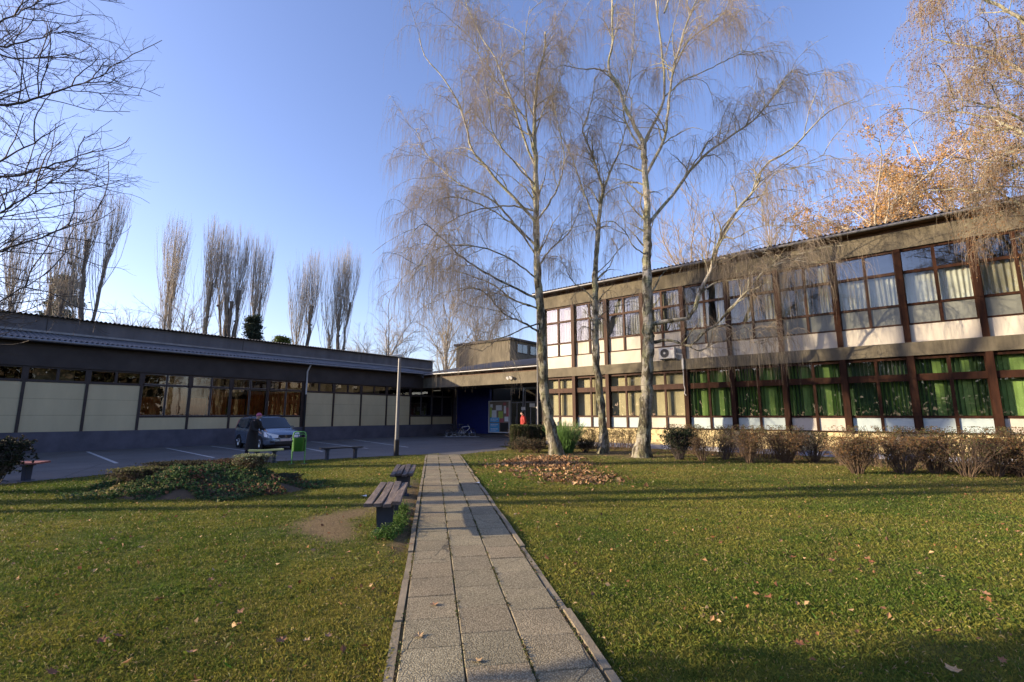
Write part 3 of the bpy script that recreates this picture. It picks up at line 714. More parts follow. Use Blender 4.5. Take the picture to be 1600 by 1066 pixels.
corrugated('roof', (XA + .1, EY - .42, 4.99), (XB, EY - .42, 4.99), (0, 0, 1), (0, 9.2, 1.75), M['roof'], E_, pitch=.19, amp=.03)
eb('blue_wall', M['blue_wall'], [(-29.98, -26.12, 29.5, 29.8, 0, 3.878)])
eb('back_wall', M['dark_room'], [(-26.1, XB, 33.5, 33.8, 0, 3.9), (-26.15, -26.0, 29.81, 33.5, 0, 3.9)])
eb('entrance_slab', M['concrete_dark'], [(-29.9, XB, 27.2, 33.5, -.05, .14)])
mb = MB(); mb.tube([(-17.78, EY + .1, 0), (-17.78, EY + .1, 3.828)], .085, 14); mb.build('column', M['white_metal'], E_, smooth=True)
# glazed doors with frames
dx = [-23.85, -22.6, -22.45, -21.3, -20.1, -18.9, -17.4]
for k in range(len(dx) - 1):
    a, b_ = dx[k], dx[k + 1]
    if b_ - a < .3: continue
    mb = MB()
    for bx in ((a, a + .06, .14, 3.878), (b_ - .06, b_, .14, 3.878)): mb.box(bx[0], bx[1], 29.46, 29.56, bx[2], bx[3])
    for z in (.14, 2.62, 3.80): mb.box(a + .062, b_ - .062, 29.47, 29.55, z, z + .075)
    mb.box((a + b_) / 2 - .025, (a + b_) / 2 + .025, 29.47, 29.55, .217, 2.618)
    d_ = mb.build('glazed_door', M['gutter'], E_)
    mb = MB(); mb.box(a + .064, b_ - .064, 29.505, 29.512, .22, 2.61); mb.box(a + .064, b_ - .064, 29.505, 29.512, 2.70, 3.79); mb.build('pane', M['glass_dark'], d_)
    mb = MB(); mb.tube([((a + b_) / 2 - .07, 29.40, 1.0), ((a + b_) / 2 - .07, 29.40, 1.5)], .015, 8); mb.tube([((a + b_) / 2 - .07, 29.40, 1.02), ((a + b_) / 2 - .07, 29.50, 1.02)], .01, 6); mb.tube([((a + b_) / 2 - .07, 29.40, 1.48), ((a + b_) / 2 - .07, 29.50, 1.48)], .01, 6); mb.build('handle', M['chrome'], d_)
mb = MB(); mb.box(-21.95, -21.45, 29.44, 29.455, 2.28, 2.56); mb.build('door_notice', M['paper'], E_)
mb = MB(); mb.box(-22.75, -22.35, 29.42, 29.435, 2.05, 2.3); mb.build('door_notice', M['paper'], E_)
# glazed notice case
nb = empty('notice_board', (-25.0, 29.3, .3), 'tall glazed notice board covered in white, green and pink sheets beside the dark blue wall', 'notice board')
mb = MB(); mb.box(-26.08, -23.92, 29.42, 29.49, .30, 2.78); mb.build('board', M['cork'], nb)
mb = MB()
for q in ((-26.12, -26.05, .25, 2.82), (-23.95, -23.88, .25, 2.82)): mb.box(q[0], q[1], 29.34, 29.52, q[2], q[3])
mb.box(-26.048, -23.952, 29.35, 29.51, .25, .32); mb.box(-26.048, -23.952, 29.35, 29.51, 2.75, 2.82); mb.build('frame', M['white_metal'], nb)
sh = [(-25.05, 2.25, .62, .42, 'paper'), (-25.55, 1.75, .5, .62, 'paper'), (-24.85, 1.65, .48, .62, 'poster_green'), (-24.4, 2.1, .22, .6, 'paper'), (-24.12, 1.9, .3, .7, 'poster_red'), (-25.9, 1.9, .2, .8, 'poster_green'),
      (-24.75, 1.25, .42, .32, 'poster_red'), (-24.25, 1.35, .4, .38, 'paper'), (-25.85, 2.4, .25, .3, 'paper'), (-24.45, 2.55, .3, .2, 'poster_red'), (-25.0, 1.42, .2, .2, 'paper')]
for x, z, w_, h_, mm in sh:
    mb = MB(); mb.box(x - w_ / 2, x + w_ / 2, 29.405 + rnd.uniform(0, .008), 29.416, z - h_ / 2, z + h_ / 2); mb.build('notice_sheet', M[mm], nb)
for z in (1.28, .85, .5):
    mb = MB(); mb.box(-26.0, -25.0, 29.395, 29.412, z - .18, z + .18); s = mb.build('notice_sheet', M['poster_blue'], nb); s['label'] = 'bright blue poster'
    mb = MB()
    for k in range(4): mb.box(-25.9 + k * .2, -25.76 + k * .2 , 29.388, 29.393, z + .02, z + .09)
    mb.box(-25.9, -25.3, 29.388, 29.393, z - .08, z - .05); mb.build('lettering', M['paper'], s)
mb = MB(); mb.box(-24.9, -23.98, 29.40, 29.414, .36, 1.05); s = mb.build('notice_sheet', M['dark_room'], nb); s['label'] = 'dark lower panel'
# floodlight on the beam
fl = empty('wall_light', (-20.6, EY, 4.22), 'white round security light on the concrete canopy beam', 'light')
mb = MB(); mb.box(-20.72, -20.48, EY - .05, EY - .002, 4.16, 4.34); mb.build('bracket', M['white_metal'], fl)
mb = MB(); mb.tube([(-20.75, EY - .10, 4.28), (-20.75, EY - .24, 4.20)], [.07, .12], 16); mb.tube([(-20.45, EY - .10, 4.28), (-20.45, EY - .24, 4.20)], [.07, .12], 16); mb.tube([(-20.75, EY - .12, 4.3), (-20.45, EY - .12, 4.3)], .025, 8); mb.build('lamp_head', M['white_metal'], fl, smooth=True)
air_conditioner((-17.55, EY - .02, 4.30), 0, 'small white air conditioner at the right end of the canopy beam, behind a birch', logo=False)

# rooftop block behind the wing
RB = empty('rooftop_block', (-34.8, 34, 0), 'flat-topped concrete block rising behind the entrance wing roof', 'building')
mb = MB(); mb.box(-34.8, -27.6, 34.0, 39.5, 0, 8.72); mb.build('wall', M['concrete'], RB)
mb = MB(); mb.box(-35.0, -27.4, 33.8, 39.7, 8.722, 8.93); mb.build('roof', M['concrete_dark'], RB)
for k in range(2):
    mb = MB(); mb.box(-27.598, -27.55, 35.0 + k * 2.1, 36.7 + k * 2.1, 7.55, 8.5); wd = mb.build('window', M['dark_frame'], RB)
    for q in (0, 1):
        mb = MB(); mb.box(-27.548, -27.54, 35.08 + k * 2.1 + q * .8, 35.8 + k * 2.1 + q * .82, 7.63, 8.42); mb.build('pane', M['glass_dark'], wd)

# ------------------------------------------------------------------ low hall on the left (facade plane X = -30, faces +X)
HX = -30.0
YS = [-11.9, -9.8, -7.7, -5.6, -3.6, -1.55, .53, 2.66, 4.79, 6.89, 9.06, 11.13, 13.22, 15.48, 17.64, 19.8, 22.02, 24.29, 26.59, 28.95]
H_ = empty('school_hall', (HX, 9, 0), 'long low hall in shade with cream cladding panels, orange-curtained windows and blue-grey plinth', 'building')
def hb(name, m, boxes, parent=H_): return rb(name, m, boxes, parent)
Y0, Y1 = YS[0], YS[-1] + .55
hb('plinth', M['grey_render'], [(HX - .3, HX + .06, Y0, Y1, -.1, .905)])
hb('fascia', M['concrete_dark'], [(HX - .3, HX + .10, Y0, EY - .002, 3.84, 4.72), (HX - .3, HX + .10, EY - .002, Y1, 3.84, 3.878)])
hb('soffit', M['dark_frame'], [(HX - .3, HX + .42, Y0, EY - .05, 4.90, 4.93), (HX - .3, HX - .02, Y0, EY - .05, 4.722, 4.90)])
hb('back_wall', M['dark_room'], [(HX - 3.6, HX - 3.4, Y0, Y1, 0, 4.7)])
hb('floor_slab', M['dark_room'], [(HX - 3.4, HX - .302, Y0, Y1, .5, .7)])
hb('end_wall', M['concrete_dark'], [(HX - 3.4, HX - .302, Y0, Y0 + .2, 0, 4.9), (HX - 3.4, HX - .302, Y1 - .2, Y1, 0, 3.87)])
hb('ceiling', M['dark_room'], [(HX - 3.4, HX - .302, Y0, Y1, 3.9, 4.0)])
hb('upper_wall', M['upper_render'], [(-33.3, -33.0, Y0, 29.25, 5.0, 6.56), (-48, -33.3, 28.95, 29.25, 4.0, 6.56), (-48, -33.3, Y0, Y0 + .3, 0, 6.56)])
hb('end_pier', M['grey_render'], [(HX - .3, HX + .0, YS[-1] + .06, 29.498, .906, 3.838)])
mb = MB()
for ys in (3.4, 12.7, 21.6): mb.box(-32.999, -32.985, ys, ys + .03, 5.87, 6.5)
mb.build('wall_joint', M['concrete_dark'], H_)
hb('flashing', M['gutter'], [(-33.0, -32.93, Y0, 29.3, 5.76, 5.86)])
corrugated('lower_roof', (HX + .5, Y0, 5.07), (HX + .5, EY + .3, 5.07), (0, 0, 1), (-3.45, 0, .66), M['roof'], H_, pitch=.19, amp=.03)
corrugated('upper_roof', (-32.72, Y0, 6.62), (-32.72, 29.4, 6.62), (0, 0, 1), (-16, 0, .7), M['roof'], H_, pitch=.19, amp=.032)
mb = MB(); mb.tube([(HX + .52, Y0, 4.97), (HX + .52, EY - .3, 4.97)], .07, 10); mb.build('gutter', M['gutter'], H_, smooth=True)
mb = MB(); mb.tube([(HX + .50, 15.62, 4.93), (HX + .35, 15.60, 4.75), (HX + .17, 15.58, 4.5), (HX + .17, 15.58, 3.0)], .05, 10); o = mb.build('downpipe', M['white_metal'], H_, smooth=True)
mb = MB(); mb.tube([(HX + .17, 15.58, 3.0), (HX + .17, 15.58, .02)], .06, 10); o = mb.build('downpipe', M['black'], H_, smooth=True); o['label'] = 'black lower length of the downpipe'
for y in YS:
    th = .13 if abs(y - 15.48) < .01 else .055
    mb = MB(); mb.box(HX - .08, HX + .07, y - th, y + th, .907, 3.12); mb.box(HX - .08, HX + .03, y - .11, y + .11, 3.12, 3.838)
    mb.build('mullion', M['dark_frame'], H_)
for i in range(len(YS) - 1):
    y0, y1 = YS[i] + .057, YS[i + 1] - .057; ym = (y0 + y1) / 2
    big = 9 <= i <= 12 or i >= 17
    if not big:
        for k in range(3):
            za = .907 + k * .745; mb = MB(); mb.box(HX - .05, HX + .02, y0, y1, za, za + .737); mb.build('cladding_panel', M['cladding'], H_)
        mb = MB()
        mb.box(HX - .06, HX + .05, y0 + .055, y1 - .055, 3.14, 3.25); mb.box(HX - .06, HX + .02, y0 + .055, y1 - .055, 3.76, 3.838); mb.box(HX - .06, HX + .03, ym - .055, ym + .055, 3.252, 3.758)
        wdw = mb.build('window', M['dark_frame'], H_)
        for a, b_ in ((y0 + .057, ym - .057), (ym + .057, y1 - .057)):
            mb = MB(); mb.box(HX - .02, HX - .014, a, b_, 3.252, 3.758); mb.build('pane', M['glass_dark'], wdw)
        if i in (7, 13, 14, 15):
            mb = MB(); mb.box(HX - .30, HX - .29, y0 + .2, y1 - .4, 3.2, 3.8); mb.build('blind', M['cream_curtain'], wdw)
    else:
        mb = MB(); mb.box(HX - .05, HX + .02, y0, y1, .907, 1.53); mb.build('cladding_panel', M['cladding'], H_)
        mb = MB()
        mb.box(HX - .06, HX + .04, y0, y1, 1.55, 1.64); mb.box(HX - .06, HX + .03, y0, y1, 3.17, 3.25); mb.box(HX - .06, HX + .03, y0 + .055, y1 - .055, 3.76, 3.838)
        for z0, z1 in ((1.642, 3.168), (3.252, 3.758)): mb.box(HX - .06, HX + .02, ym - .03, ym + .03, z0, z1)
        wdw = mb.build('window', M['dark_frame'], H_)
        for a, b_ in ((y0, ym - .032), (ym + .032, y1)):
            for z0, z1 in ((1.642, 3.168), (3.252, 3.758)):
                mb = MB(); mb.box(HX - .02, HX - .014, a, b_, z0, z1); mb.build('pane', M['glass_dark'], wdw)
                mb = MB()
                for q in ((a + .002, a + .02, z0, z1), (b_ - .02, b_ - .002, z0, z1)): mb.box(HX - .012, HX + .004, q[0], q[1], q[2], q[3])
                mb.box(HX - .012, HX + .004, a + .022, b_ - .022, z0, z0 + .018); mb.box(HX - .012, HX + .004, a + .022, b_ - .022, z1 - .018, z1); mb.build('sash', M['gutter'], wdw)
        if i <= 12:
            # curtains run along Y: build along x then swap axes
            for (a, b_, z1) in (((y0, ym - .1, 2.6), (ym, y1, 3.1)) if i != 12 else ((y0, y1, 3.1),)):
                mb = drape(a, b_, 1.6, z1, 0, rnd, .03, .17); mb.v = [(HX - .32 + v_[1], v_[0], v_[2]) for v_ in mb.v]
                mb.build('curtain', M['orange_curtain'], wdw, smooth=True)
# ------------------------------------------------------------------ benches
def bench(loc, rz, length, label, wood, n_planks=4, width=.46, legs=1.0, group=None, ztop=.47, warp=.012, lam='bench_leg'):
    t = empty('park_bench', (loc[0], loc[1], 0), label, 'bench', group, rz)
    pw = width / n_planks
    for k in range(n_planks):
        c = -width / 2 + pw * (k + .5); mb = MB(); n = 10; hw = pw / 2 - .007; ph = rnd.uniform(0, 6); tw = rnd.uniform(-1, 1)
        e0 = rnd.uniform(-.02, .02)
        secs = []
        for i in range(n + 1):
            s = -length / 2 + e0 + length * i / n; sag = warp * math.sin(i / n * 3.1 + ph) ; side = warp * .9 * math.sin(i / n * 3.1) * tw; tilt = .004 * math.sin(i / n * 4 + ph)
            secs.append([(s, c + side - hw, ztop - .045 + sag), (s, c + side + hw, ztop - .045 + sag), (s, c + side + hw, ztop - .006 + sag + tilt), (s, c + side + hw - .008, ztop + sag + tilt), (s, c + side - hw + .008, ztop + sag - tilt), (s, c + side - hw, ztop - .006 + sag - tilt)])
        for q in secs: mb.v += q
        for i in range(n):
            for j in range(6): mb.f.append((i * 6 + j, i * 6 + (j + 1) % 6, (i + 1) * 6 + (j + 1) % 6, (i + 1) * 6 + j))
        mb.f.append((5, 4, 3, 2, 1, 0)); mb.f.append(tuple(n * 6 + j for j in range(6)))
        mb.build('seat_plank', wood, t, local=True)
    for s in (-1, 1):
        x = s * length / 2 * legs
        mb = MB(); a = .045
        mb.prism([(-.10, -.05), (.10, -.05), (.125, ztop - .10), (-.125, ztop - .10)], x - a, x + a, 'x')
        mb.box(x - .075, x + .075, -width / 2 + .03, width / 2 - .03, ztop - .098, ztop - .064)
        mb.box(x - .10, x + .10, -.15, .15, -.05, .012)
        mb.build('leg', M[lam], t, local=True, bevel=.004)
    return t
pa = math.atan2(PD[1], PD[0])
def pc(a, c): q = PL0 + PD * a + PN * c; return (q[0], q[1])
bx = (-5.66, 3.90); d_ = PD
# near bench: near-left corner (-5.69, 3.87), runs along the path
def bench_from_corner(x, y, length, width, **k):
    # near-left corner given; across = PN
    cx = x + PD[0] * length / 2 + PN[0] * width / 2; cy = y + PD[1] * length / 2 + PN[1] * width / 2
    return bench((cx, cy), pa, length, width=width, **k)
bench_from_corner(-5.70, 3.88, 2.1, .50, label='weathered grey plank bench nearest the viewer, left of the slab path', wood=M['bench_wood'], legs=.56, group='plank benches beside the path', warp=.016)
bench_from_corner(-8.10, 6.10, 1.9, .47, label='farther of the two plank benches beside the path, its planks darker', wood=mat('bench_wood_dark', (.085, .07, .066), .7, .4, 3, .6, 30, stretch=(1, 9, 9)), legs=.6, group='plank benches beside the path')
def bench_px(pxl, pyl, pxr, pyr, D, **k):
    a = at(pxl, pyl, D); b = at(pxr, pyr, D + k.pop('dd', 0)); cx, cy = (a[0] + b[0]) / 2, (a[1] + b[1]) / 2
    return bench((cx, cy), math.atan2(b[1] - a[1], b[0] - a[0]), math.dist(a[:2], b[:2]), **k)
bench_px(500, 700, 566, 700, 18.0, dd=.9, label='dark thin-topped bench at the yard edge between the green bin and the lamp post', wood=M['plastic'], legs=.66, width=.36, n_planks=3, group='benches along the yard edge', ztop=.44)
bench_px(388, 706, 442, 706, 16.6, dd=.6, label='pale yellow bench seat behind the planted mound, in front of the car', wood=M['bench_yellow'], legs=.5, width=.40, n_planks=3, group='benches along the yard edge')
bench_px(-30, 730, 71, 726, 12.2, dd=.3, label='reddish bench at the far left beside the dark bush', wood=M['bench_red'], legs=.45, width=.40, n_planks=3, group='benches along the yard edge', ztop=.46)

# ------------------------------------------------------------------ litter bin on two posts
def lbin(loc, rz):
    t = empty('litter_bin', (loc[0], loc[1], 0), 'bright green litter bin hung in a tubular frame at the yard edge', 'litter bin', rz=rz)
    mb = MB(); w_ = .21; mb.tube([(-w_, 0, -.05), (-w_, 0, .98), (-w_ + .02, 0, 1.05), (-w_ + .07, 0, 1.08), (w_ - .07, 0, 1.08), (w_ - .02, 0, 1.05), (w_, 0, .98), (w_, 0, -.05)], .02, 8); mb.build('frame', M['bin_frame'], t, local=True, smooth=True)
    mb = MB(); mb.tube([(-w_, 0, 1.0), (w_, 0, 1.0)], .014, 8); mb.build('cross_bar', M['bin_frame'], t, local=True)
    mb = MB(); n = 20
    prof = [(.165, .42), (.175, .43), (.188, .86), (.192, .88), (.180, .88), (.174, .86), (.160, .45), (.0, .45)]
    i0 = len(mb.v)
    for r_, z in prof:
        for q in range(n):
            a = q * 2 * math.pi / n; cx = math.copysign(abs(math.cos(a)) ** .35, math.cos(a)); sx = math.copysign(abs(math.sin(a)) ** .35, math.sin(a)); mb.v.append((r_ * cx, r_ * .85 * sx, z))
    for k in range(len(prof) - 1):
        for q in range(n): mb.f.append((k * n + q, k * n + (q + 1) % n, (k + 1) * n + (q + 1) % n, (k + 1) * n + q))
    mb.f.append(tuple(range(n))); mb.build('bucket', M['bin'], t, local=True, smooth=True)
    mb = MB()
    for s in (-1, 1): mb.box(s * .205 - .025, s * .205 + .005, -.03, .03, .74, .80)
    mb.build('bracket', M['plastic'], t, local=True)
    mb = MB()
    for s in (-1, 1): mb.tube([(s * w_, 0, -.06), (s * w_, 0, .01)], [.16, .10], 14)
    mb.build('footing', M['concrete_dark'], t, local=True)
b_ = at(468.5, 680, 16.6); lbin((b_[0], b_[1]), R(38.8 + 8))

# ------------------------------------------------------------------ lamp post
lp = (-16.24, 12.52)
t = empty('street_lamp', (*lp, 0), 'slim grey lamp post with black foot and flat lantern at the lawn corner', 'street lamp')
mb = MB(); mb.tube([(*lp, -.1), (*lp, .62)], .105, 16); mb.tube([(*lp, .62), (*lp, .66)], [.105, .085], 16); mb.build('foot', M['black'], t, smooth=True)
mb = MB(); mb.tube([(*lp, .66), (*lp, 2.2), (lp[0] + .0, lp[1], 4.12)], [.083, .075, .060], 16); mb.build('post', M['post'], t, smooth=True)
mb = MB(); ax = Vector((-cy_, -sy_, 0)); o_ = Vector((*lp, 4.13)) - ax * .12; sd = Vector((-ax.y, ax.x, 0))
def ob(a, b, c): return tuple(o_ + ax * a + sd * b + Vector((0, 0, c)))
mb.hexa([ob(0, -.09, -.02), ob(.54, -.15, .02), ob(.54, .15, .02), ob(0, .09, -.02), ob(0, -.09, .13), ob(.44, -.12, .07), ob(.44, .12, .07), ob(0, .09, .10)])
mb.build('lantern', M['white_metal'], t, bevel=.012)
mb = MB(); mb.hexa([ob(.12, -.08, -.03), ob(.42, -.10, .005), ob(.42, .10, .005), ob(.12, .08, -.03), ob(.12, -.085, -.003), ob(.42, -.11, .027), ob(.42, .11, .027), ob(.12, .085, -.003)])
mb.build('lens', M['lamp_lens'], t)

# ------------------------------------------------------------------ car (x forward, y left, z up)
def make_car(loc, rz):
    t = empty('parked_car', (loc[0], loc[1], 0), 'silver-blue compact people carrier with roof rails parked nose-out by the hall', 'car', rz=rz)
    Lh = 2.15
    # stations: x, half width at sill, at belt, belt height, roof half width, roof height, sill height
    st = [(-2.13, .66, .70, .86, .50, 1.05, .45), (-2.10, .76, .79, .92, .60, 1.35, .30), (-1.95, .81, .835, .97, .62, 1.52, .26), (-1.5, .845, .85, .97, .64, 1.585, .22), (-.7, .85, .855, .96, .655, 1.60, .20), (.1, .85, .855, .95, .645, 1.585, .20),
          (.55, .85, .85, .945, .62, 1.50, .20), (.95, .85, .848, .94, .63, 1.22, .20), (1.22, .845, .84, .935, .66, 1.00, .20), (1.55, .84, .82, .885, .62, .925, .22), (1.85, .82, .78, .80, .56, .835, .24), (2.05, .74, .70, .68, .46, .73, .26), (2.14, .60, .58, .56, .36, .62, .30), (2.16, .50, .48, .48, .30, .52, .34)]
    mb = MB(); rows = []
    for x, ws, wb_, zb, wr, zr, zs in st:
        zm = (zs + zb) / 2; wm = max(ws, wb_) + .012
        h = [(ws - .06, zs), (ws, zs + .06), (wm, zm), (wb_ + .006, zb - .05), (wb_, zb), (wb_ + (wr - wb_) * .5, zb + (zr - zb) * .52), (wr + .03, zr - .05 * (1 if zr > 1.1 else .3)), (wr - .06, zr - .008), (wr * .5, zr + .012), (0, zr + .016)]
        rows.append([(x, y, z) for y, z in h] + [(x, -y, z) for y, z in reversed(h[:-1])])
    n = len(rows[0])
    for r_ in rows: mb.v += r_
    for i in range(len(rows) - 1):
        for j in range(n - 1): mb.f.append((i * n + j, i * n + j + 1, (i + 1) * n + j + 1, (i + 1) * n + j))
        mb.f.append((i * n + n - 1, i * n, (i + 1) * n, (i + 1) * n + n - 1))
    mb.f.append(tuple(range(n))); mb.f.append(tuple((len(rows) - 1) * n + j for j in range(n - 1, -1, -1)))
    body = mb.build('body', M['car'], t, local=True, smooth=True)
    # glazing
    mb = MB(); mb.quad((1.20, -.70, 1.005), (1.20, .70, 1.005), (.50, .60, 1.525), (.50, -.60, 1.525))
    mb.v += []; v_ = mb.v; mb2 = MB()
    nn_ = 8
    for i in range(nn_):
        y0, y1 = -.70 + 1.4 * i / nn_, -.70 + 1.4 * (i + 1) / nn_
        def q(y, s): bl = .075 * (1 - (y / .7) ** 2); return (1.175 - .66 * s + bl, y * (1 - .13 * s), 1.02 + .50 * s + .012)
        mb2.quad(q(y0, 0), q(y1, 0), q(y1, 1), q(y0, 1))
    mb2.build('windscreen', M['car_glass'], t, local=True, smooth=True)
    for s in (-1, 1):
        def sp(x, z):
            # point on the side glass
            k = (z - .95) / .62; xs = [q_[0] for q_ in st]; wb_ = np.interp(x, xs, [q_[2] for q_ in st]); wr = np.interp(x, xs, [q_[4] for q_ in st]) + .03
            return (x, s * (wb_ + (wr - wb_) * k + .014), z)
        for poly_ in ([(-1.95, 1.02), (-1.48, 1.01), (-1.42, 1.47), (-1.72, 1.45)], [(-1.40, 1.01), (-.52, 1.0), (-.50, 1.50), (-1.34, 1.48)], [(-.44, 1.0), (.46, .985), (.36, 1.40), (.14, 1.49), (-.42, 1.50)], [(.52, .985), (.92, .985), (.45, 1.36)]):
            mb = MB(); mb.v = [sp(*p) for p in poly_]; mb.f = [tuple(range(len(poly_)))]; mb.build('side_window', M['car_glass'], t, local=True)
        mb = MB(); mb.tube([(-1.6, s * .60, 1.60), (-1.45, s * .60, 1.655), (.05, s * .58, 1.655), (.2, s * .57, 1.60)], .016, 8); mb.build('roof_rail', M['plastic'], t, local=True)
        mb = MB(); mb.box(.62, .80, s * .90 - .07, s * .90 + .09 * s, .98, 1.12); mb.box(.64, .70, s * .82, s * .90, .98, 1.02); mb.build('wing_mirror', M['car'], t, local=True, bevel=.02)
        mb = MB(); mb.hexa([(1.93, s * .34, .62), (1.99, s * .36, .61), (1.73, s * .795, .63), (1.60, s * .80, .66), (1.93, s * .34, .72), (2.0, s * .36, .70), (1.77, s * .81, .76), (1.60, s * .82, .80)])
        # headlight as a curved wedge in front of the bonnet line
        mb = MB(); pts = [(2.165, .38, .585), (2.13, .56, .585), (2.00, .72, .60), (1.80, .835, .64)]
        tp = [(2.13, .34, .715), (2.06, .54, .765), (1.93, .70, .81), (1.70, .82, .85)]
        for i in range(3):
            a, b, c, d = pts[i], pts[i + 1], tp[i + 1], tp[i]
            mb.hexa([(a[0] - .1, s * a[1], a[2]), (b[0] - .1, s * b[1], b[2]), (b[0] + .02, s * (b[1] + .02), b[2]), (a[0] + .02, s * a[1], a[2]), (d[0] - .1, s * d[1], d[2]), (c[0] - .1, s * c[1], c[2]), (c[0] + .02, s * (c[1] + .02), c[2]), (d[0] + .02, s * d[1], d[2])])
        mb.build('headlight', M['lamp_lens'], t, local=True)
        mb = MB(); mb.box(2.04, 2.155, s * .54, s * .70, .36, .44); mb.build('fog_lamp', M['plastic'], t, local=True)
        mb = MB(); mb.hexa([(-2.16, s * .60, .95), (-2.0, s * .84, .95), (-1.9, s * .80, .95), (-2.06, s * .58, .95), (-2.10, s * .56, 1.42), (-1.98, s * .70, 1.42), (-1.9, s * .66, 1.42), (-2.0, s * .54, 1.42)]); mb.build('tail_light', M['poster_red'], t, local=True)
        for wx in (-1.32, 1.30):
            mb = MB(); mb.tube([(wx, s * .80, .31), (wx, s * .868, .31)], .375, 26); ar = mb.build('wheel_arch', M['black'], t, local=True)
            mb = MB(); mb.tube([(wx, s * .68, .30), (wx, s * .70, .30), (wx, s * .86, .30), (wx, s * .885, .30)], [.27, .305, .305, .28], 28); wh = mb.build('wheel', M['rubber'], t, local=True, smooth=True)
            mb = MB(); mb.tube([(wx, s * .880, .30), (wx, s * .892, .30)], [.20, .19], 24)
            for k in range(5):
                a = k * 2 * math.pi / 5; mb.tube([(wx, s * .9, .30), (wx + math.cos(a) * .17, s * .898, .30 + math.sin(a) * .17)], [.035, .02], 6)
            mb.build('rim', M['chrome'], wh, local=True)
    mb = MB(); mb.prism([(-.32, .67), (-.22, .575), (.22, .575), (.32, .67), (.28, .715), (-.28, .715)], 2.06, 2.175, 'x'); g_ = mb.build('grille', M['plastic'], t, local=True)
    mb = MB(); mb.ring((2.182, 0, .655), (1, 0, 0), .045, .007, 18, 6); mb.tube([(2.18, -.03, .67), (2.183, 0, .645), (2.18, .03, .67)], .006, 6); mb.build('emblem', M['chrome'], g_, local=True)
    mb = MB(); mb.prism([(-.46, .27), (.46, .27), (.52, .41), (-.52, .41)], 2.08, 2.185, 'x'); mb.build('lower_intake', M['plastic'], t, local=True)
    mb = MB(); mb.box(2.176, 2.20, -.26, .26, .425, .535); mb.build('number_plate', M['plate'], t, local=True)
    mb = MB()
    for s in (-1, 1): mb.hexa([(2.0, s * .28, .53), (2.20, s * .28, .53), (2.05, s * .78, .53), (1.70, s * .885, .53), (2.0, s * .28, .562), (2.20, s * .28, .562), (2.05, s * .78, .562), (1.70, s * .885, .562)])
    mb.build('bumper_strip', M['plastic'], t, local=True)
    mb = MB()
    for s in (-1, 1):
        mb.tube([(-.47, s * .872, .30), (-.47, s * .880, .6), (-.47, s * .868, .95)], .006, 5); mb.tube([(.78, s * .866, .34), (.80, s * .874, .6), (.74, s * .864, .95)], .006, 5); mb.tube([(-1.35, s * .862, .70), (-1.2, s * .872, .95)], .006, 5)
    mb.build('door_seam', M['plastic'], t, local=True)
    mb = MB()
    for s in (-1, 1):
        for x in (-1.0, .0): mb.box(x - .08, x + .08, s * .865, s * .892, .83, .865)
    mb.build('door_handle', M['car'], t, local=True)
    mb = MB(); mb.box(-1.75, 1.85, -.72, .72, .16, .30); mb.build('underbody', M['black'], t, local=True)
    return t
make_car((-25.15, 11.22), R(-2))

# ------------------------------------------------------------------ people
def skin_mesh(name, chains, m, parent, sub=2):
    """one continuous figure: joints with radii, grown by a skin modifier. chains: list of lists of (key or None, (x,y,z), r)"""
    vid = {}; vs = []; rs = []; es = []
    for ch in chains:
        prev = None
        for key, p, r_ in ch:
            if key in vid: i = vid[key]
            else:
                i = len(vs); vs.append(p); rs.append(r_); vid[key] = i
            if prev is not None: es.append((prev, i))
            prev = i
    me = bpy.data.meshes.new(name + '_skeleton'); me.from_pydata(vs, es, []); o = bpy.data.objects.new(name, me); col.objects.link(o)
    sk = o.modifiers.new('skin', 'SKIN'); sk.use_smooth_shade = True
    for i, r_ in enumerate(rs):
        r2 = r_ if isinstance(r_, tuple) else (r_, r_); me.skin_vertices[0].data[i].radius = r2; me.skin_vertices[0].data[i].use_root = (i == 0)
    sb = o.modifiers.new('sub', 'SUBSURF'); sb.levels = sub; sb.render_levels = sub
    dg = bpy.context.evaluated_depsgraph_get(); m2 = bpy.data.meshes.new_from_object(o.evaluated_get(dg)); m2.name = name
    bpy.data.objects.remove(o); m2.materials.clear(); m2.materials.append(m)
    for p in m2.polygons: p.use_smooth = True
    return link(bpy.data.objects.new(name, m2), parent)
def rings(mb, secs, n=18, cap=True):
    i0 = len(mb.v)
    for (cx, cy, cz, rx, ry) in secs:
        for q in range(n):
            a = q * 2 * math.pi / n; mb.v.append((cx + rx * math.cos(a), cy + ry * math.sin(a), cz))
    for k in range(len(secs) - 1):
        for q in range(n): mb.f.append((i0 + k * n + q, i0 + k * n + (q + 1) % n, i0 + (k + 1) * n + (q + 1) % n, i0 + (k + 1) * n + q))
    if cap: mb.f.append(tuple(i0 + q for q in range(n))); j = i0 + (len(secs) - 1) * n; mb.f.append(tuple(j + q for q in range(n)))
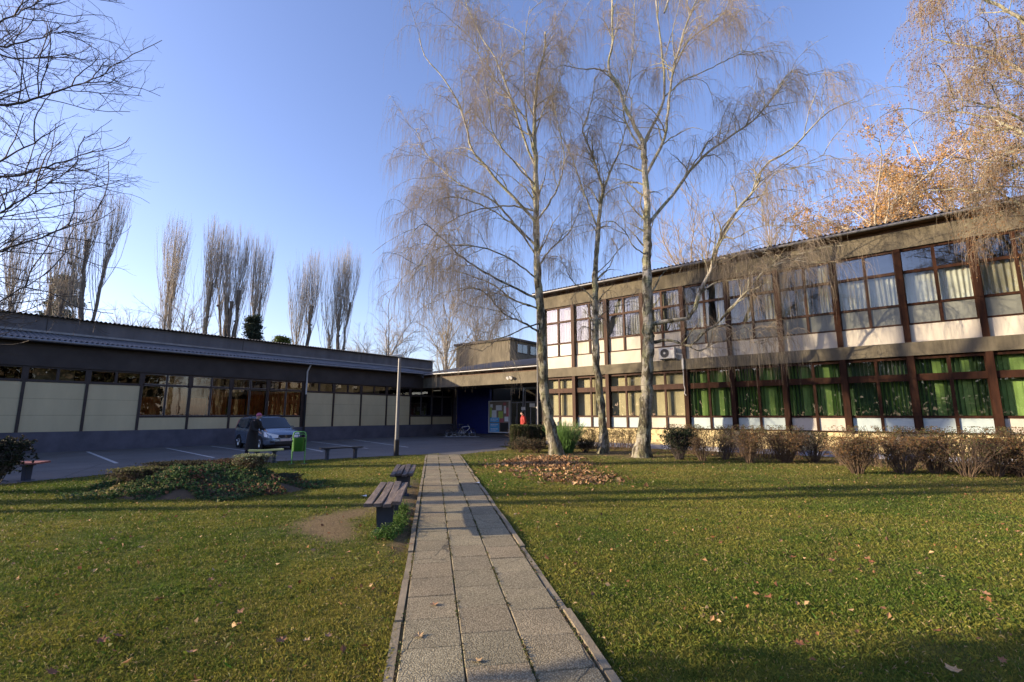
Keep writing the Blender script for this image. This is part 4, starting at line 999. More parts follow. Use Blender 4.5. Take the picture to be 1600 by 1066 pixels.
def person(loc, rz, label, lean, arms, coat_m, hem, hat, scale=1., base_z=0., stride=.0, sleeve_m=None):
    t = empty('person', (loc[0], loc[1], base_z), label, 'person', rz=rz); t.scale = (scale,) * 3
    lx = lambda z: lean * max(0, z - .9) ** 1.3
    hp, ch, nk, hd = (0, 0, .93), (lx(1.32), 0, 1.32), (lx(1.47) + .01, 0, 1.455), (lx(1.62) + .04, 0, 1.60)
    ch_ = [[('hip', hp, (.15, .12)), ('waist', (lx(1.1), 0, 1.1), (.13, .105)), ('chest', ch, (.165, .115)), ('neck', nk, .055), ('skull', (hd[0] - .01, 0, hd[2]), (.075, .088)), ('crown', (hd[0] - .01, 0, hd[2] + .10), (.055, .065))]]
    for s, nm in ((1, 'l'), (-1, 'r')):
        st_ = stride * s
        ch_.append([('hip', hp, 0), ('th' + nm, (0, .09 * s, .86), .09), ('kn' + nm, (st_ * .5 + .03, .09 * s, .49), .058), ('an' + nm, (st_, .09 * s, .09), .042), ('to' + nm, (st_ + .15, .10 * s, .035), .035)])
        el, wr = arms[nm]
        sh = (ch[0] - .01, .185 * s, 1.38)
        ch_.append([('chest', ch, 0), ('sh' + nm, sh, .06), ('el' + nm, el, .042), ('wr' + nm, wr, .026)])
        dv_ = (Vector(wr) - Vector(el)).normalized(); pl = Vector(wr) + dv_ * .07; ch_[-1].append(('pa' + nm, tuple(pl), (.034, .018)))
        sd_ = Vector((0, 0, 1)).cross(dv_).normalized(); dn = Vector((0, 0, -1))
        for k, (off, ln) in enumerate(((-.028, .062), (-.009, .075), (.010, .070), (.027, .055))):
            b0 = pl + sd_ * off + dv_ * .015; b1 = b0 + dv_ * ln * .55; b2 = b1 + dv_ * ln * .35 + dn * ln * .25
            ch_.append([('pa' + nm, tuple(pl), 0), (f'f{nm}{k}a', tuple(b0), .010), (f'f{nm}{k}b', tuple(b1), .009), (f'f{nm}{k}c', tuple(b2), .0075)])
        tb = Vector(wr) + dv_ * .035 + sd_ * .03 * -s
        ch_.append([('wr' + nm, wr, 0), ('t1' + nm, tuple(tb), .011), ('t2' + nm, tuple(tb + dv_ * .035 + sd_ * .018 * -s), .009)])
    body = skin_mesh('body', ch_, M['skin'], t)
    # head: shaped skull with nose, brow, ears, kept as part of the body's own mesh
    me = body.data; bm = bmesh.new(); bm.from_mesh(me)
    r_ = bmesh.ops.create_uvsphere(bm, u_segments=16, v_segments=12, radius=1)
    for v_ in r_['verts']:
        x, y, z = v_.co; jaw = 1 - .28 * max(0, -z) ; fr = max(0, x)
        nose = .022 * math.exp(-((y / .18) ** 2 + ((z + .12) / .25) ** 2)) * (fr > .5); eye = -.010 * math.exp(-(((abs(y) - .38) / .18) ** 2 + ((z - .1) / .14) ** 2)) * (fr > .3)
        v_.co = Vector((hd[0] + .098 * x * jaw + nose + eye, .075 * y * jaw, hd[2] + .115 * z))
    for s in (-1, 1):
        r_ = bmesh.ops.create_uvsphere(bm, u_segments=8, v_segments=6, radius=1)
        for v_ in r_['verts']: v_.co = Vector((hd[0] - .005 + .02 * v_.co.x, s * .078 + .01 * v_.co.y, hd[2] + .032 * v_.co.z))
    for f in bm.faces: f.smooth = True
    bm.to_mesh(me); bm.free()
    mb = MB()
    for s in (-1, 1): mb.box(hd[0] + .078, hd[0] + .090, s * .030 - .010, s * .030 + .010, hd[2] + .012, hd[2] + .022)
    mb.box(hd[0] + .080, hd[0] + .094, -.022, .022, hd[2] - .060, hd[2] - .053)
    mb.build('eyes_and_mouth', M['coat'], t, local=True)
    # trousers and shoes
    mb = MB()
    for s in (1, -1):
        st_ = stride * s; mb.tube([(0, .085 * s, .90), (st_ * .5 + .03, .09 * s, .50), (st_, .09 * s, .10)], [.105, .078, .070], 12)
    mb.build('trousers', M['trousers'], t, local=True, smooth=True)
    for s in (1, -1):
        st_ = stride * s; mb = MB(); rings(mb, [(st_ + .05, .095 * s, -.005, .135, .048), (st_ + .05, .095 * s, .035, .135, .05), (st_ + .03, .095 * s, .075, .09, .048), (st_, .09 * s, .12, .055, .05)], 14); mb.build('shoe', M['shoe'], t, local=True, smooth=True)
    # coat with sleeves and collar
    mb = MB(); secs = []
    for z, rx, ry in ((hem, .25, .27), (hem + .12, .235, .26), (.75, .205, .235), (.93, .185, .21), (1.1, .165, .195), (1.25, .17, .215), (1.36, .155, .215), (1.43, .12, .15), (1.47, .085, .09), (1.50, .08, .085)):
        if z < hem + .1 and z != hem: continue
        secs.append((lx(z), 0, z, rx * (1 + .0), ry))
    rings(mb, secs, 20)
    for nm, s in (('l', 1), ('r', -1)):
        el, wr = arms[nm]; mb.tube([(ch[0] - .01, .15 * s, 1.39), (ch[0] - .01, .20 * s, 1.36), el, tuple(Vector(wr) * .97 + Vector(el) * .03)], [.07, .085, .066, .052], 12)
    mb.build('coat', coat_m, t, local=True, smooth=True)
    if hat == 'pink':
        mb = MB(); rings(mb, [(hd[0] - .012, 0, hd[2] + .015, .112, .094), (hd[0] - .012, 0, hd[2] + .05, .115, .098), (hd[0] - .015, 0, hd[2] + .10, .100, .088), (hd[0] - .02, 0, hd[2] + .14, .065, .06), (hd[0] - .02, 0, hd[2] + .155, .02, .02)], 18); mb.build('hat', M['pink'], t, local=True, smooth=True)
        mb = MB(); mb.tube([(lx(1.46) - .09, -.10, 1.44), (lx(1.46) - .13, 0, 1.43), (lx(1.46) - .09, .10, 1.44)], [.055, .075, .055], 10); mb.build('hood', M['coat_trim'], t, local=True, smooth=True)
        mb = MB(); mb.tube([(lx(1.45) + .07, -.12, 1.46), (lx(1.45) + .10, -.02, 1.30), (lx(1.2) + .17, .10, 1.12), (lx(1.1) + .19, .2, 1.0)], [.03, .035, .03, .03], 8); mb.build('strap', M['coat_trim'], t, local=True, smooth=True)
    else:
        mb = MB(); rings(mb, [(hd[0] - .03, 0, hd[2] - .03, .085, .088), (hd[0] - .03, 0, hd[2] + .03, .100, .090), (hd[0] - .012, 0, hd[2] + .075, .105, .088), (hd[0] - .01, 0, hd[2] + .115, .075, .065), (hd[0] - .01, 0, hd[2] + .13, .03, .03)], 16); mb.build('hair', M['coat'], t, local=True, smooth=True)
    return t
pp = at(394, 690, 20.3)
person((pp[0], pp[1]), R(38.8 - 12), 'person in a long dark coat and pink knitted hat walking past the parked car', .32,
       {'l': ((.20, .24, 1.12), (.44, .16, 1.02)), 'r': ((.20, -.25, 1.10), (.42, -.17, .96))}, M['coat'], .22, 'pink', 1.0, 0, .16)
pp = at(818, 660, 27.5)
person((pp[0], pp[1]), R(-130), 'person in a bright red jacket standing by the glazed entrance doors', .05,
       {'l': ((-.02, .27, 1.12), (.12, .20, .93)), 'r': ((-.02, -.27, 1.12), (.12, -.20, .93))}, M['red'], .80, 'hair', 1.0, .14, .05)

# ------------------------------------------------------------------ bicycles by the wall under the canopy
def bicycle(loc, rz, label, cm, lean=.12):
    t = empty('bicycle', (loc[0], loc[1], 0), label, 'bicycle', 'bicycles by the entrance', rz); t.rotation_euler = (lean, 0, rz)
    for x in (-.52, .52):
        mb = MB(); mb.ring((x, 0, .34), (0, 1, 0), .325, .017, 30, 6); wl = mb.build('wheel', M['rubber'], t, local=True, smooth=True)
        mb = MB(); mb.ring((x, 0, .34), (0, 1, 0), .30, .008, 30, 5)
        for k in range(9):
            a = k * math.pi / 9; mb.tube([(x - .3 * math.cos(a), 0, .34 - .3 * math.sin(a)), (x + .3 * math.cos(a), 0, .34 + .3 * math.sin(a))], .0025, 4)
        mb.build('rim', M['chrome'], wl, local=True)
    mb = MB(); A, Bq, C_, Dq, Hq = (-.52, 0, .34), (-.08, 0, .30), (-.22, 0, .78), (.30, 0, .84), (.34, 0, .68)
    for a, b, r_ in ((A, Bq, .012), (A, C_, .011), (Bq, C_, .016), (C_, Dq, .017), (Bq, Hq, .018), (Dq, Hq, .018)): mb.tube([a, b], r_, 8)
    mb.build('frame', cm, t, local=True)
    mb = MB(); mb.tube([Hq, (.40, 0, .52), (.52, 0, .34)], .013, 8); mb.build('fork', M['chrome'], t, local=True)
    mb = MB(); mb.tube([Dq, (.28, 0, .98)], .013, 8); mb.tube([(.18, -.27, 1.0), (.27, -.2, .99), (.32, 0, .985), (.27, .2, .99), (.18, .27, 1.0)], .012, 8); mb.build('handlebar', M['chrome'], t, local=True)
    mb = MB(); mb.tube([C_, (-.25, 0, .92)], .012, 8); mb.tube([(-.38, 0, .95), (-.25, 0, .95), (-.10, 0, .945)], [.075, .06, .022], 10); mb.build('saddle', M['black'], t, local=True)
    mb = MB(); mb.ring((-.08, -.03, .30), (0, 1, 0), .09, .008, 18, 5); mb.tube([(-.08, -.05, .30), (-.03, -.05, .14)], .009, 6); mb.tube([(-.08, .05, .30), (-.13, .05, .46)], .009, 6); mb.build('crank', M['chrome'], t, local=True)
    return t
for (px, D, rz, cm, lb) in ((712, 36.0, 38, M['black'], 'dark bicycle leaning by the hall wall at the entrance, left of the white-forked one'),
                            (727, 36.2, 30, M['white_metal'], 'bicycle with a pale frame and raised handlebar in front of the dark blue wall')):
    q = at(px, 680, D); bicycle((q[0], q[1] if q[1] < 29 else 28.8), R(rz), lb, cm)
q = at(719, 680, 35.4); t = empty('bicycle_rack', (q[0], q[1], 0), 'low metal bicycle rack on the ground in front of the dark blue wall', 'bicycle rack', rz=R(38.8))
mb = MB(); mb.tube([(-1.2, 0, .06), (1.4, 0, .06)], .025, 8); mb.tube([(-1.2, .45, .06), (1.4, .45, .06)], .025, 8); mb.build('base_rail', M['gutter'], t, local=True)
for k in range(6):
    mb = MB(); x = -1.0 + k * .42; mb.tube([(x, 0, .06), (x, .1, .35), (x, .35, .35), (x, .45, .06)], .012, 6); mb.build('hoop', M['gutter'], t, local=True)
# ------------------------------------------------------------------ trees
def skeleton_tree(name, loc, label, cat, limbs, bark, twig, seed, group=None, sec=(20, .8, 2.4), ter=(10, .5, 1.3), twg=(8, .5, 1.8), grav=(.14, .8, 2.3), up=.35, twr=.0031, sides=10, trunk_idx=0, stubs=None, leaves=None, flare=True):
    """limbs: traced main stems [(points, radii)], world coordinates relative to loc"""
    g = np.random.default_rng(seed)
    root = empty(name, loc, label, cat, group)
    lo = np.array(loc)
    parts, LP, LR = [], [], []
    for k, (pts, rad) in enumerate(limbs):
        n = 64 if k == trunk_idx else 26
        P, rr = resample(np.array(pts) - lo, rad, n)
        P[1:-1] += g.normal(0, .012, (n - 2, 3)) * (1 + rr[1:-1, None] * 1.5)
        rr = rr * (1 + .05 * np.sin(np.linspace(0, 40, n) + k) + g.normal(0, .03, n)) * (.75 if bark is M['bark_birch'] else 1)
        if k == trunk_idx and flare:
            h = P[:, 2]; rr = rr * (1 + .45 * np.exp(-np.maximum(h, 0) / .28))
        v, f = tubes(P[None], rr[None], 22 if k == trunk_idx else 9)
        if k == trunk_idx: v = v + g.normal(0, .011, v.shape)
        parts.append((v, f)); LP.append(P); LR.append(rr)
    n_ = 18
    P = np.stack([resample(p, r_, n_)[0] for p, r_ in zip(LP[1:], LR[1:])] + [resample(LP[0][len(LP[0]) // 3:], LR[0][len(LP[0]) // 3:], n_)[0]])
    Rr = np.stack([resample(p, r_, n_)[1] for p, r_ in zip(LP[1:], LR[1:])] + [resample(LP[0][len(LP[0]) // 3:], LR[0][len(LP[0]) // 3:], n_)[1]])
    lens = np.linalg.norm(np.diff(P, axis=1), axis=2).sum(1); pr = lens / lens.sum()
    g0 = g
    class GG:
        pass
    def spawn_w(P, Rr, count, **k):
        i = g.choice(len(P), count, p=pr); S, D, rr = spawn(g, P[i], Rr[i], count, **k)
        return S, D, rr
    cs = []
    S, D, rr = spawn_w(P, Rr, sec[0] * len(P), lo=.12, hi=1., out=.75, along=.75, up=up, bias=.8)
    Ls = g.uniform(sec[1], sec[2], len(S)); P1, R1 = grow(g, S, D, Ls, np.clip(rr * .5, .012, .04), .007, 9, grav[0], .14)
    if bark is M['bark_birch']:
        parts.append(tubes(P1, R1 * 1.15, 4))
    else: cs.append(tubes(P1, R1, 4))
    V, Fq = merge(parts); np_mesh('trunk', V + lo, Fq, bark, root, smooth=True)
    S, D, rr = spawn(g, P1, R1, len(P1) * ter[0], lo=.15, out=.8, along=.7, up=up * .4)
    P2, R2 = grow(g, S, D, g.uniform(ter[1], ter[2], len(S)), np.clip(rr * .6, .006, .012), .0045, 6, grav[1], .18)
    cs.append(tubes(P2, R2, 3))
    S, D, rr = spawn(g, P2, R2, len(P2) * twg[0], lo=.1, out=.8, along=.7)
    P3_, R3 = grow(g, S, D, g.uniform(twg[1], twg[2], len(S)) * g.uniform(.5, 1, len(S)), twr, twr * .55, 7, grav[2], .09)
    kz = P3_[:, :, 2].min(1) > 2.35 + .8 * g.random(len(P3_)); P3_, R3 = P3_[kz], R3[kz]
    cs.append(tubes(P3_, R3, 3))
    V, Fq = merge(cs); np_mesh('crown', V + lo, Fq, twig, root, smooth=True)
    if leaves:
        nl, size, cols = leaves
        i = g.integers(0, len(P3_), nl); k = g.integers(1, 7, nl); C = P3_[i, k] + g.normal(0, .03, (nl, 3))
        V, Fq, c = cards(g, C, size, palette(g, nl, cols, None, .25), 0, .7); np_mesh('leaves', V + lo, Fq, M['leaf'], root, color=c)
    return root
def px_limb(spec, D, dd0=0., dd1=0.):
    """(px, py) points at distance D, drifting from dd0 to dd1 in depth"""
    n = len(spec); return [at(x, y, D + dd0 + (dd1 - dd0) * i / max(1, n - 1)) for i, (x, y) in enumerate(spec)]
BG = 'birches on the lawn before the two-storey building'
# left birch
D = 20.58; limbs = []
tr = px_limb([(870, 716), (865, 690), (857, 655), (850, 610), (848, 560), (846, 500), (840, 430), (838, 360), (838, 315), (837, 248), (835, 205), (837, 157), (841, 117), (852, 72), (852, 50)], D)
limbs.append((tr, [.36, .33, .31, .29, .27, .24, .21, .18, .155, .13, .11, .09, .07, .05, .03]))
def L_(spec, r0, r1, dd, frac=.12):
    pts = px_limb(spec, D, 0, dd); limbs.append((pts, list(np.linspace(r0, r1, len(pts)))))
L_([(839, 350), (812, 318), (786, 292), (760, 262), (737, 234), (728, 195), (714, 157), (692, 121), (665, 90), (655, 60)], .10, .02, -1.6)
L_([(837, 262), (826, 235), (800, 160), (785, 118), (773, 90), (750, 54), (728, 4), (722, -20)], .085, .02, 1.8)
L_([(838, 385), (800, 345), (765, 310), (725, 292), (688, 262), (662, 235), (650, 200)], .075, .015, 2.2)
L_([(842, 468), (800, 448), (758, 425), (719, 400), (690, 372), (660, 350), (643, 365)], .075, .015, -2.0)
L_([(844, 482), (805, 470), (770, 445), (725, 428), (690, 420), (660, 425)], .06, .015, 1.6)
L_([(846, 522), (820, 505), (790, 492), (765, 465), (745, 450), (728, 452)], .07, .015, -1.0)
L_([(846, 505), (822, 512), (800, 522), (780, 530), (765, 540), (752, 550)], .05, .012, -1.6)
L_([(838, 400), (812, 362), (780, 335), (745, 318), (705, 308), (672, 318), (652, 345)], .06, .012, .3)
L_([(838, 235), (822, 190), (795, 150), (760, 110), (735, 60), (715, 40)], .055, .012, -1.2)
L_([(839, 330), (800, 322), (765, 325), (730, 333), (698, 350), (672, 380), (658, 415)], .06, .012, 1.2)
L_([(843, 440), (808, 412), (770, 392), (730, 384), (695, 385), (665, 400), (645, 432)], .055, .012, -2.6)
L_([(845, 485), (812, 472), (780, 460), (745, 452), (712, 452), (690, 465)], .045, .012, 2.2)
L_([(837, 300), (815, 262), (790, 240), (760, 200), (735, 175), (705, 190)], .055, .012, 3.0)
L_([(839, 345), (858, 318), (872, 292), (880, 262), (872, 193), (860, 150)], .07, .015, -1.5)
L_([(842, 415), (860, 390), (885, 368), (905, 330), (915, 290)], .06, .015, 1.8)
L_([(837, 250), (826, 205), (820, 150), (820, 67), (828, 10)], .06, .015, -.8)
L_([(837, 210), (850, 170), (872, 130), (880, 85), (893, 50)], .05, .012, 1.0)
L_([(837, 290), (800, 250), (770, 205), (762, 150), (752, 105)], .06, .012, -2.4)
skeleton_tree('birch_tree', (tr[0][0], tr[0][1], 0), 'leftmost birch with mossy pale trunk standing behind the leaf pile', 'tree', limbs, M['bark_birch'], M['twig_birch'], 21, BG,
              sec=(14, .9, 2.7), ter=(6, .5, 1.4), twg=(11, .7, 2.7))
# middle slim birch
D = 21.26; limbs = []
tr = px_limb([(943, 712), (943, 690), (940, 640), (935, 600), (931, 540), (930, 480), (930, 430), (933, 382), (937, 330), (943, 296)], D)
limbs.append((tr, [.28, .25, .23, .215, .20, .18, .16, .135, .115, .10]))
L_([(943, 297), (934, 270), (926, 243), (918, 225), (910, 205), (918, 180), (926, 150), (930, 120)], .085, .02, -.8)
L_([(943, 297), (950, 278), (957, 261), (968, 235), (975, 211), (985, 180), (988, 150)], .08, .02, .9)
L_([(932, 352), (920, 320), (908, 288), (895, 250), (884, 225), (872, 202), (862, 165)], .06, .015, 1.2)
L_([(930, 470), (912, 452), (895, 440), (880, 410), (872, 395)], .04, .012, -1.2)
L_([(931, 440), (950, 420), (965, 392), (980, 380)], .04, .012, -1.2)
L_([(930, 505), (955, 480), (972, 476), (985, 468)], .035, .012, -.6)
skeleton_tree('birch_tree', (tr[0][0], tr[0][1], 0), 'slimmest birch with a dark leaning trunk, between the two larger birches', 'tree', limbs, M['bark_birch'], M['twig_birch'], 22, BG,
              sec=(11, .7, 2.0), ter=(6, .4, 1.1), twg=(8, .5, 2.0))
# right big birch
D = 19.31; limbs = []
tr = px_limb([(1003, 720), (1004, 700), (1008, 660), (1011, 600), (1013, 540), (1012, 480), (1011, 440), (1011, 400), (1011, 351), (1010, 310), (1008, 270), (1005, 222)], D)
limbs.append((tr, [.42, .37, .34, .32, .30, .27, .25, .225, .20, .18, .165, .15]))
L_([(1005, 222), (989, 193), (975, 162), (962, 126), (951, 110), (957, 72), (957, 30), (955, -20), (950, -80)], .12, .03, -.6)
L_([(951, 112), (930, 108), (905, 108), (880, 102), (860, 112)], .05, .012, -.9)
L_([(1006, 225), (1016, 202), (1034, 166), (1038, 135), (1034, 81), (1027, 22), (1020, -60), (1018, -120)], .10, .03, .8)
L_([(1009, 275), (1025, 245), (1038, 216), (1043, 180), (1052, 112), (1070, 45), (1092, -10), (1112, -90)], .10, .03, -1.5)
L_([(1012, 352), (1028, 330), (1047, 310), (1088, 256), (1110, 235), (1137, 216), (1182, 184), (1214, 144), (1238, 112), (1262, 118)], .11, .02, 1.5)
L_([(1014, 508), (1045, 502), (1074, 498), (1095, 455), (1112, 416), (1128, 369), (1155, 324), (1182, 292), (1191, 265), (1236, 234), (1262, 205), (1295, 175), (1335, 155)], .13, .02, -2.0)
L_([(1014, 536), (1050, 532), (1076, 541), (1100, 520), (1125, 501), (1150, 472), (1175, 448), (1195, 422), (1225, 410), (1262, 402)], .095, .015, -2.4)
L_([(1008, 240), (990, 215), (975, 180), (985, 120), (990, 60), (992, -20)], .07, .02, 1.6)
L_([(1040, 150), (1070, 125), (1100, 112), (1140, 92), (1175, 82), (1195, 110)], .05, .012, 1.5)
L_([(1052, 112), (1080, 60), (1110, 40), (1140, 15), (1165, 20)], .05, .012, -2.2)
L_([(1155, 324), (1180, 318), (1215, 268), (1245, 262), (1290, 240)], .04, .012, -2.8)
L_([(1012, 400), (990, 385), (975, 360), (955, 345), (945, 355)], .04, .012, -1.2)
L_([(1128, 369), (1150, 372), (1172, 360), (1200, 352), (1235, 362)], .04, .012, -2.2)
L_([(1076, 541), (1095, 548), (1118, 536), (1150, 530), (1190, 538)], .035, .012, -1.6)
L_([(1112, 416), (1140, 405), (1165, 392), (1195, 395), (1215, 415)], .04, .012, -1.0)
L_([(1038, 20), (1060, -40), (1090, -80), (1130, -90)], .06, .015, .5)
skeleton_tree('birch_tree', (tr[0][0], tr[0][1], 0), 'largest birch, rough-barked and forked high up, rightmost of the three on the lawn', 'tree', limbs, M['bark_birch'], M['twig_birch'], 23, BG,
              sec=(13, .9, 2.6), ter=(6, .5, 1.4), twg=(10, .6, 2.3))
# birch hanging in from the right edge, trunk beyond the frame, still with brown catkins and leaves
bx_, by_ = W2(15.6, 10.4); D = 10.4; limbs = []
limbs.append(([(bx_, by_, -.1), (bx_, by_, 1.5), (bx_ - .1, by_, 4), (bx_ - .1, by_ + .1, 7), (bx_, by_, 10), (bx_ + .1, by_, 13)], [.38, .33, .28, .22, .16, .08]))
def LR_(z0, tip, r0, D1):
    e = at(tip[0], tip[1], D1); s = (bx_, by_, z0); m1 = [s[k] * .62 + e[k] * .38 for k in range(3)]; m1[2] += .9; m2 = [s[k] * .25 + e[k] * .75 for k in range(3)]; m2[2] += .8
    limbs.append(([s, tuple(m1), tuple(m2), e], [r0, r0 * .7, r0 * .4, .014]))
for z0, tip, r0, D1 in ((6.5, (1455, 60), .10, 12.5), (8, (1440, -30), .10, 11.5), (5.5, (1440, 175), .09, 13.4), (5, (1470, 150), .08, 11.2), (4.2, (1500, 250), .08, 12.5), (4.0, (1440, 300), .08, 14.2), (3.6, (1530, 290), .07, 13.0), (8.5, (1530, 20), .08, 13.5), (6.8, (1560, 110), .08, 12.0), (9.5, (1500, -90), .08, 12.5), (4.6, (1570, 230), .07, 11.5), (5.8, (1500, 100), .07, 14.0)): LR_(z0, tip, r0, D1)
skeleton_tree('birch_tree', (bx_, by_, 0), 'birch reaching in from the right edge, its hanging twigs full of brown catkins', 'tree', limbs, M['bark_birch'], M['twig_birch'], 24, None,
              sec=(15, .6, 2.0), ter=(7, .4, 1.0), twg=(7, .35, 1.3), up=.1, twr=.003, leaves=(42000, .036, [(.26, .14, .06), (.20, .10, .055), (.34, .19, .07), (.14, .08, .05)]))

# dark bare tree at the left edge, limbs sweeping in over the hall
bx_, by_ = W2(-13.3, 8.95); limbs = [([(bx_, by_, -.1), (bx_, by_, 2), (bx_ + .1, by_, 5), (bx_, by_ + .1, 8), (bx_, by_, 11), (bx_, by_, 15)], [.30, .27, .24, .2, .15, .08])]
for z0, tip, r0, D1 in ((2.9, (195, 345), .075, 9.8), (3.4, (205, 240), .085, 10.6), (3.2, (130, 430), .06, 9.2), (4.6, (215, 122), .085, 9.8), (5.2, (150, 55), .075, 10.8), (5.8, (150, 200), .07, 8.6), (6.6, (120, 5), .075, 9.6), (7.4, (60, -60), .07, 10.6), (4.0, (110, 290), .06, 11.6), (3.5, (60, 400), .05, 10.8), (2.9, (20, 505), .04, 9.6), (8.5, (120, -120), .07, 9.4), (5.0, (60, 150), .05, 12.0), (4.2, (170, 265), .06, 8.4), (2.8, (50, 470), .04, 11.5), (6.1, (170, 90), .07, 11.8)):
    e = at(tip[0] - 48, tip[1] - 8, D1); s = (bx_, by_, max(2.4, e[2] - 1.5 + (z0 % 1) * .5)); m0 = [s[k] * .8 + e[k] * .2 for k in range(3)]; m0[2] += .05; m1 = [s[k] * .5 + e[k] * .5 for k in range(3)]; m1[2] -= .55; m2 = [s[k] * .2 + e[k] * .8 for k in range(3)]; m2[2] -= .32
    limbs.append(([s, tuple(m0), tuple(m1), tuple(m2), e], [r0 * .6, r0 * .5, r0 * .34, r0 * .2, .006]))
skeleton_tree('bare_tree', (bx_, by_, 0), 'dark leafless tree at the left edge with long limbs sweeping in over the hall roof', 'tree', limbs, M['bark_dark'], M['twig_dark'], 31, None,
              sec=(13, .6, 1.9), ter=(5, .3, .9), twg=(3, .2, .6), grav=(-.06, -.08, -.12), up=.10, twr=.0028)
# second trunk just outside, whose shade also crosses the lawn
bx2, by2 = W2(-15.5, 7.8)
limbs = [([(bx2, by2, -.1), (bx2, by2, 2), (bx2 + .1, by2, 5), (bx2, by2 + .1, 8), (bx2, by2, 12)], [.2, .17, .15, .12, .05])]
for k in range(7):
    a = k * .9; z = 4 + k * .9; limbs.append(([(bx2, by2, z), (bx2 + math.cos(a) * 1.2, by2 + math.sin(a) * 1.2, z + .8), (bx2 + math.cos(a) * 2.2, by2 + math.sin(a) * 2.2, z + 2.1)], [.06, .04, .012]))
skeleton_tree('bare_tree', (bx2, by2, 0), 'slender bare tree behind the left-edge tree, outside the view, its trunk shading the lawn', 'tree', limbs, M['bark_dark'], M['twig_dark'], 32, None,
              sec=(8, .6, 1.6), ter=(4, .3, .9), twg=(2, .2, .5), grav=(-.06, -.08, -.1), twr=.004)
# unseen leafy evergreen added as caster of the shade on the near right lawn
bx3, by3 = W2(-10.0, .25); g = np.random.default_rng(5); n = 26000
t = empty('evergreen_tree', (bx3, by3, 0), 'round dense evergreen tree left of the viewpoint that shades the near right lawn', 'tree')
mb = MB(); mb.tube([(bx3, by3, -.1), (bx3, by3, 2), (bx3, by3, 5)], [.2, .16, .08], 12); mb.build('trunk', M['bark_dark'], t, smooth=True)
u = unit(g.normal(0, 1, (n, 3))) * (g.random((n, 1)) ** .45); C = u * np.array([2.35, 2.35, 2.5]) * (1 + .12 * np.sin(u[:, :1] * 9 + u[:, 2:] * 7)) + np.array([bx3, by3, 4.6])
V, Fq, c = cards(g, C, .17, palette(g, n, [(.03, .06, .02), (.05, .09, .03)]), 0, .7); np_mesh('crown', V, Fq, M['leaf'], t, color=c)

# pollarded poplars behind the hall
def poplar(px, topy, wpx, D, seed, label, forks, lean=0., knob=.62):
    g = np.random.default_rng(seed); b0 = at(px, 450, D); loc = (b0[0], b0[1], 0); top = at(px, topy, D)[2]; half = wpx / 2 / F * D
    root = empty('poplar_tree', loc, label, 'tree', 'tall bare poplars behind the hall'); lo = np.array(loc, float)
    parts = []; stems = []; right = np.array([cy_, sy_, 0]); fwd = np.array([-sy_, cy_, 0])
    for k, (fx, hz, r_) in enumerate(forks):
        zt = top * hz; n = 14; s = np.linspace(0, 1, n); x = lean * s + (fx * half) * np.clip((s - .3) / .7, 0, 1) ** .8 + fx * .1 * half * s
        dep = g.normal(0, .35) * s; P = np.outer(x, right) + np.outer(dep, fwd); P[:, 2] = zt * s; P[1:] += g.normal(0, .06, (n - 1, 3)); rr = r_ * (1 - .45 * s) * (1 + .1 * g.normal(0, 1, n))
        rr[-1] *= 1.25; rr[-2] *= 1.15
        stems.append((P, rr)); parts.append(tubes(P[None], rr[None], 9))
        kn = grow(g, P[g.integers(5, n, 5)] , unit(g.normal(0, 1, (5, 3)) + [0, 0, .4]), np.full(5, .35), .16, .10, 3, 0, .1); parts.append(tubes(*kn, 6))
    V, Fq = merge(parts); np_mesh('trunk', V + lo, Fq, M['bark_grey'], root, smooth=True)
    P = np.stack([p for p, _ in stems]); Rr = np.stack([r for _, r in stems])
    nb = int((62 if D > 50 else 30) * wpx / 50); S, Dd, rr = spawn(g, P, Rr, nb, lo=.38, hi=1., out=.5, along=.9, up=.45, bias=.42)
    Ln = np.clip((top - S[:, 2]) * g.uniform(.55, 1.02, nb), 1.2, 9)
    P1, R1 = grow(g, S, Dd, Ln, .028, .010, 10, -.50, .06, .3); cs = [tubes(P1, R1, 4)]
    S, Dd, rr = spawn(g, P1, R1, nb * 13, lo=.05, out=.4, along=.9, up=.5); Ln = np.clip((top * 1.02 - S[:, 2]) * g.uniform(.3, 1.0, len(S)), .4, 3.2)
    P2, R2 = grow(g, S, Dd, Ln, .010, .006, 6, -.45, .07, .3); cs.append(tubes(P2, R2, 3))
    V, Fq = merge(cs); np_mesh('crown', V + lo, Fq, M['twig_grey'], root, smooth=True)
PF = [
 (28, 350, 50, 42, [(.1, .60, .30)], 'poplar stub with a flat-cut top at the far left behind the hall', 0),
 (93, 355, 60, 44, [(-.3, .70, .26), (.35, .66, .2)], 'poplar with two cut stems left of the tallest poplar', 0),
 (140, 300, 95, 44, [(-.2, .78, .30), (.45, .74, .2), (-.55, .68, .12)], 'tallest and broadest of the bare poplars, near the left edge', 0),
 (266, 335, 44, 55, [(-.35, .68, .2), (.4, .66, .26)], 'lone bare poplar standing by itself above the hall roof', .2),
 (325, 342, 34, 56, [(.2, .68, .34)], 'narrow dark-stemmed poplar left of the poplar cluster', .1),
 (368, 350, 60, 57, [(-.3, .62, .38), (.25, .66, .34), (0, .60, .3), (-.8, .64, .16)], 'dense thick-stemmed poplar in the middle of the cluster', 0),
 (398, 362, 40, 58, [(.1, .62, .24), (.6, .66, .18)], 'right-hand poplar of the middle cluster, beside a dark conifer', 0),
 (480, 385, 46, 60, [(-.4, .5, .16), (.35, .66, .3)], 'poplar left of the rightmost poplar pair', 0),
 (532, 378, 64, 60, [(-.5, .5, .22), (0, .6, .3), (.45, .66, .2), (.1, .68, .16)], 'rightmost broad poplar of the row behind the hall', 0)]
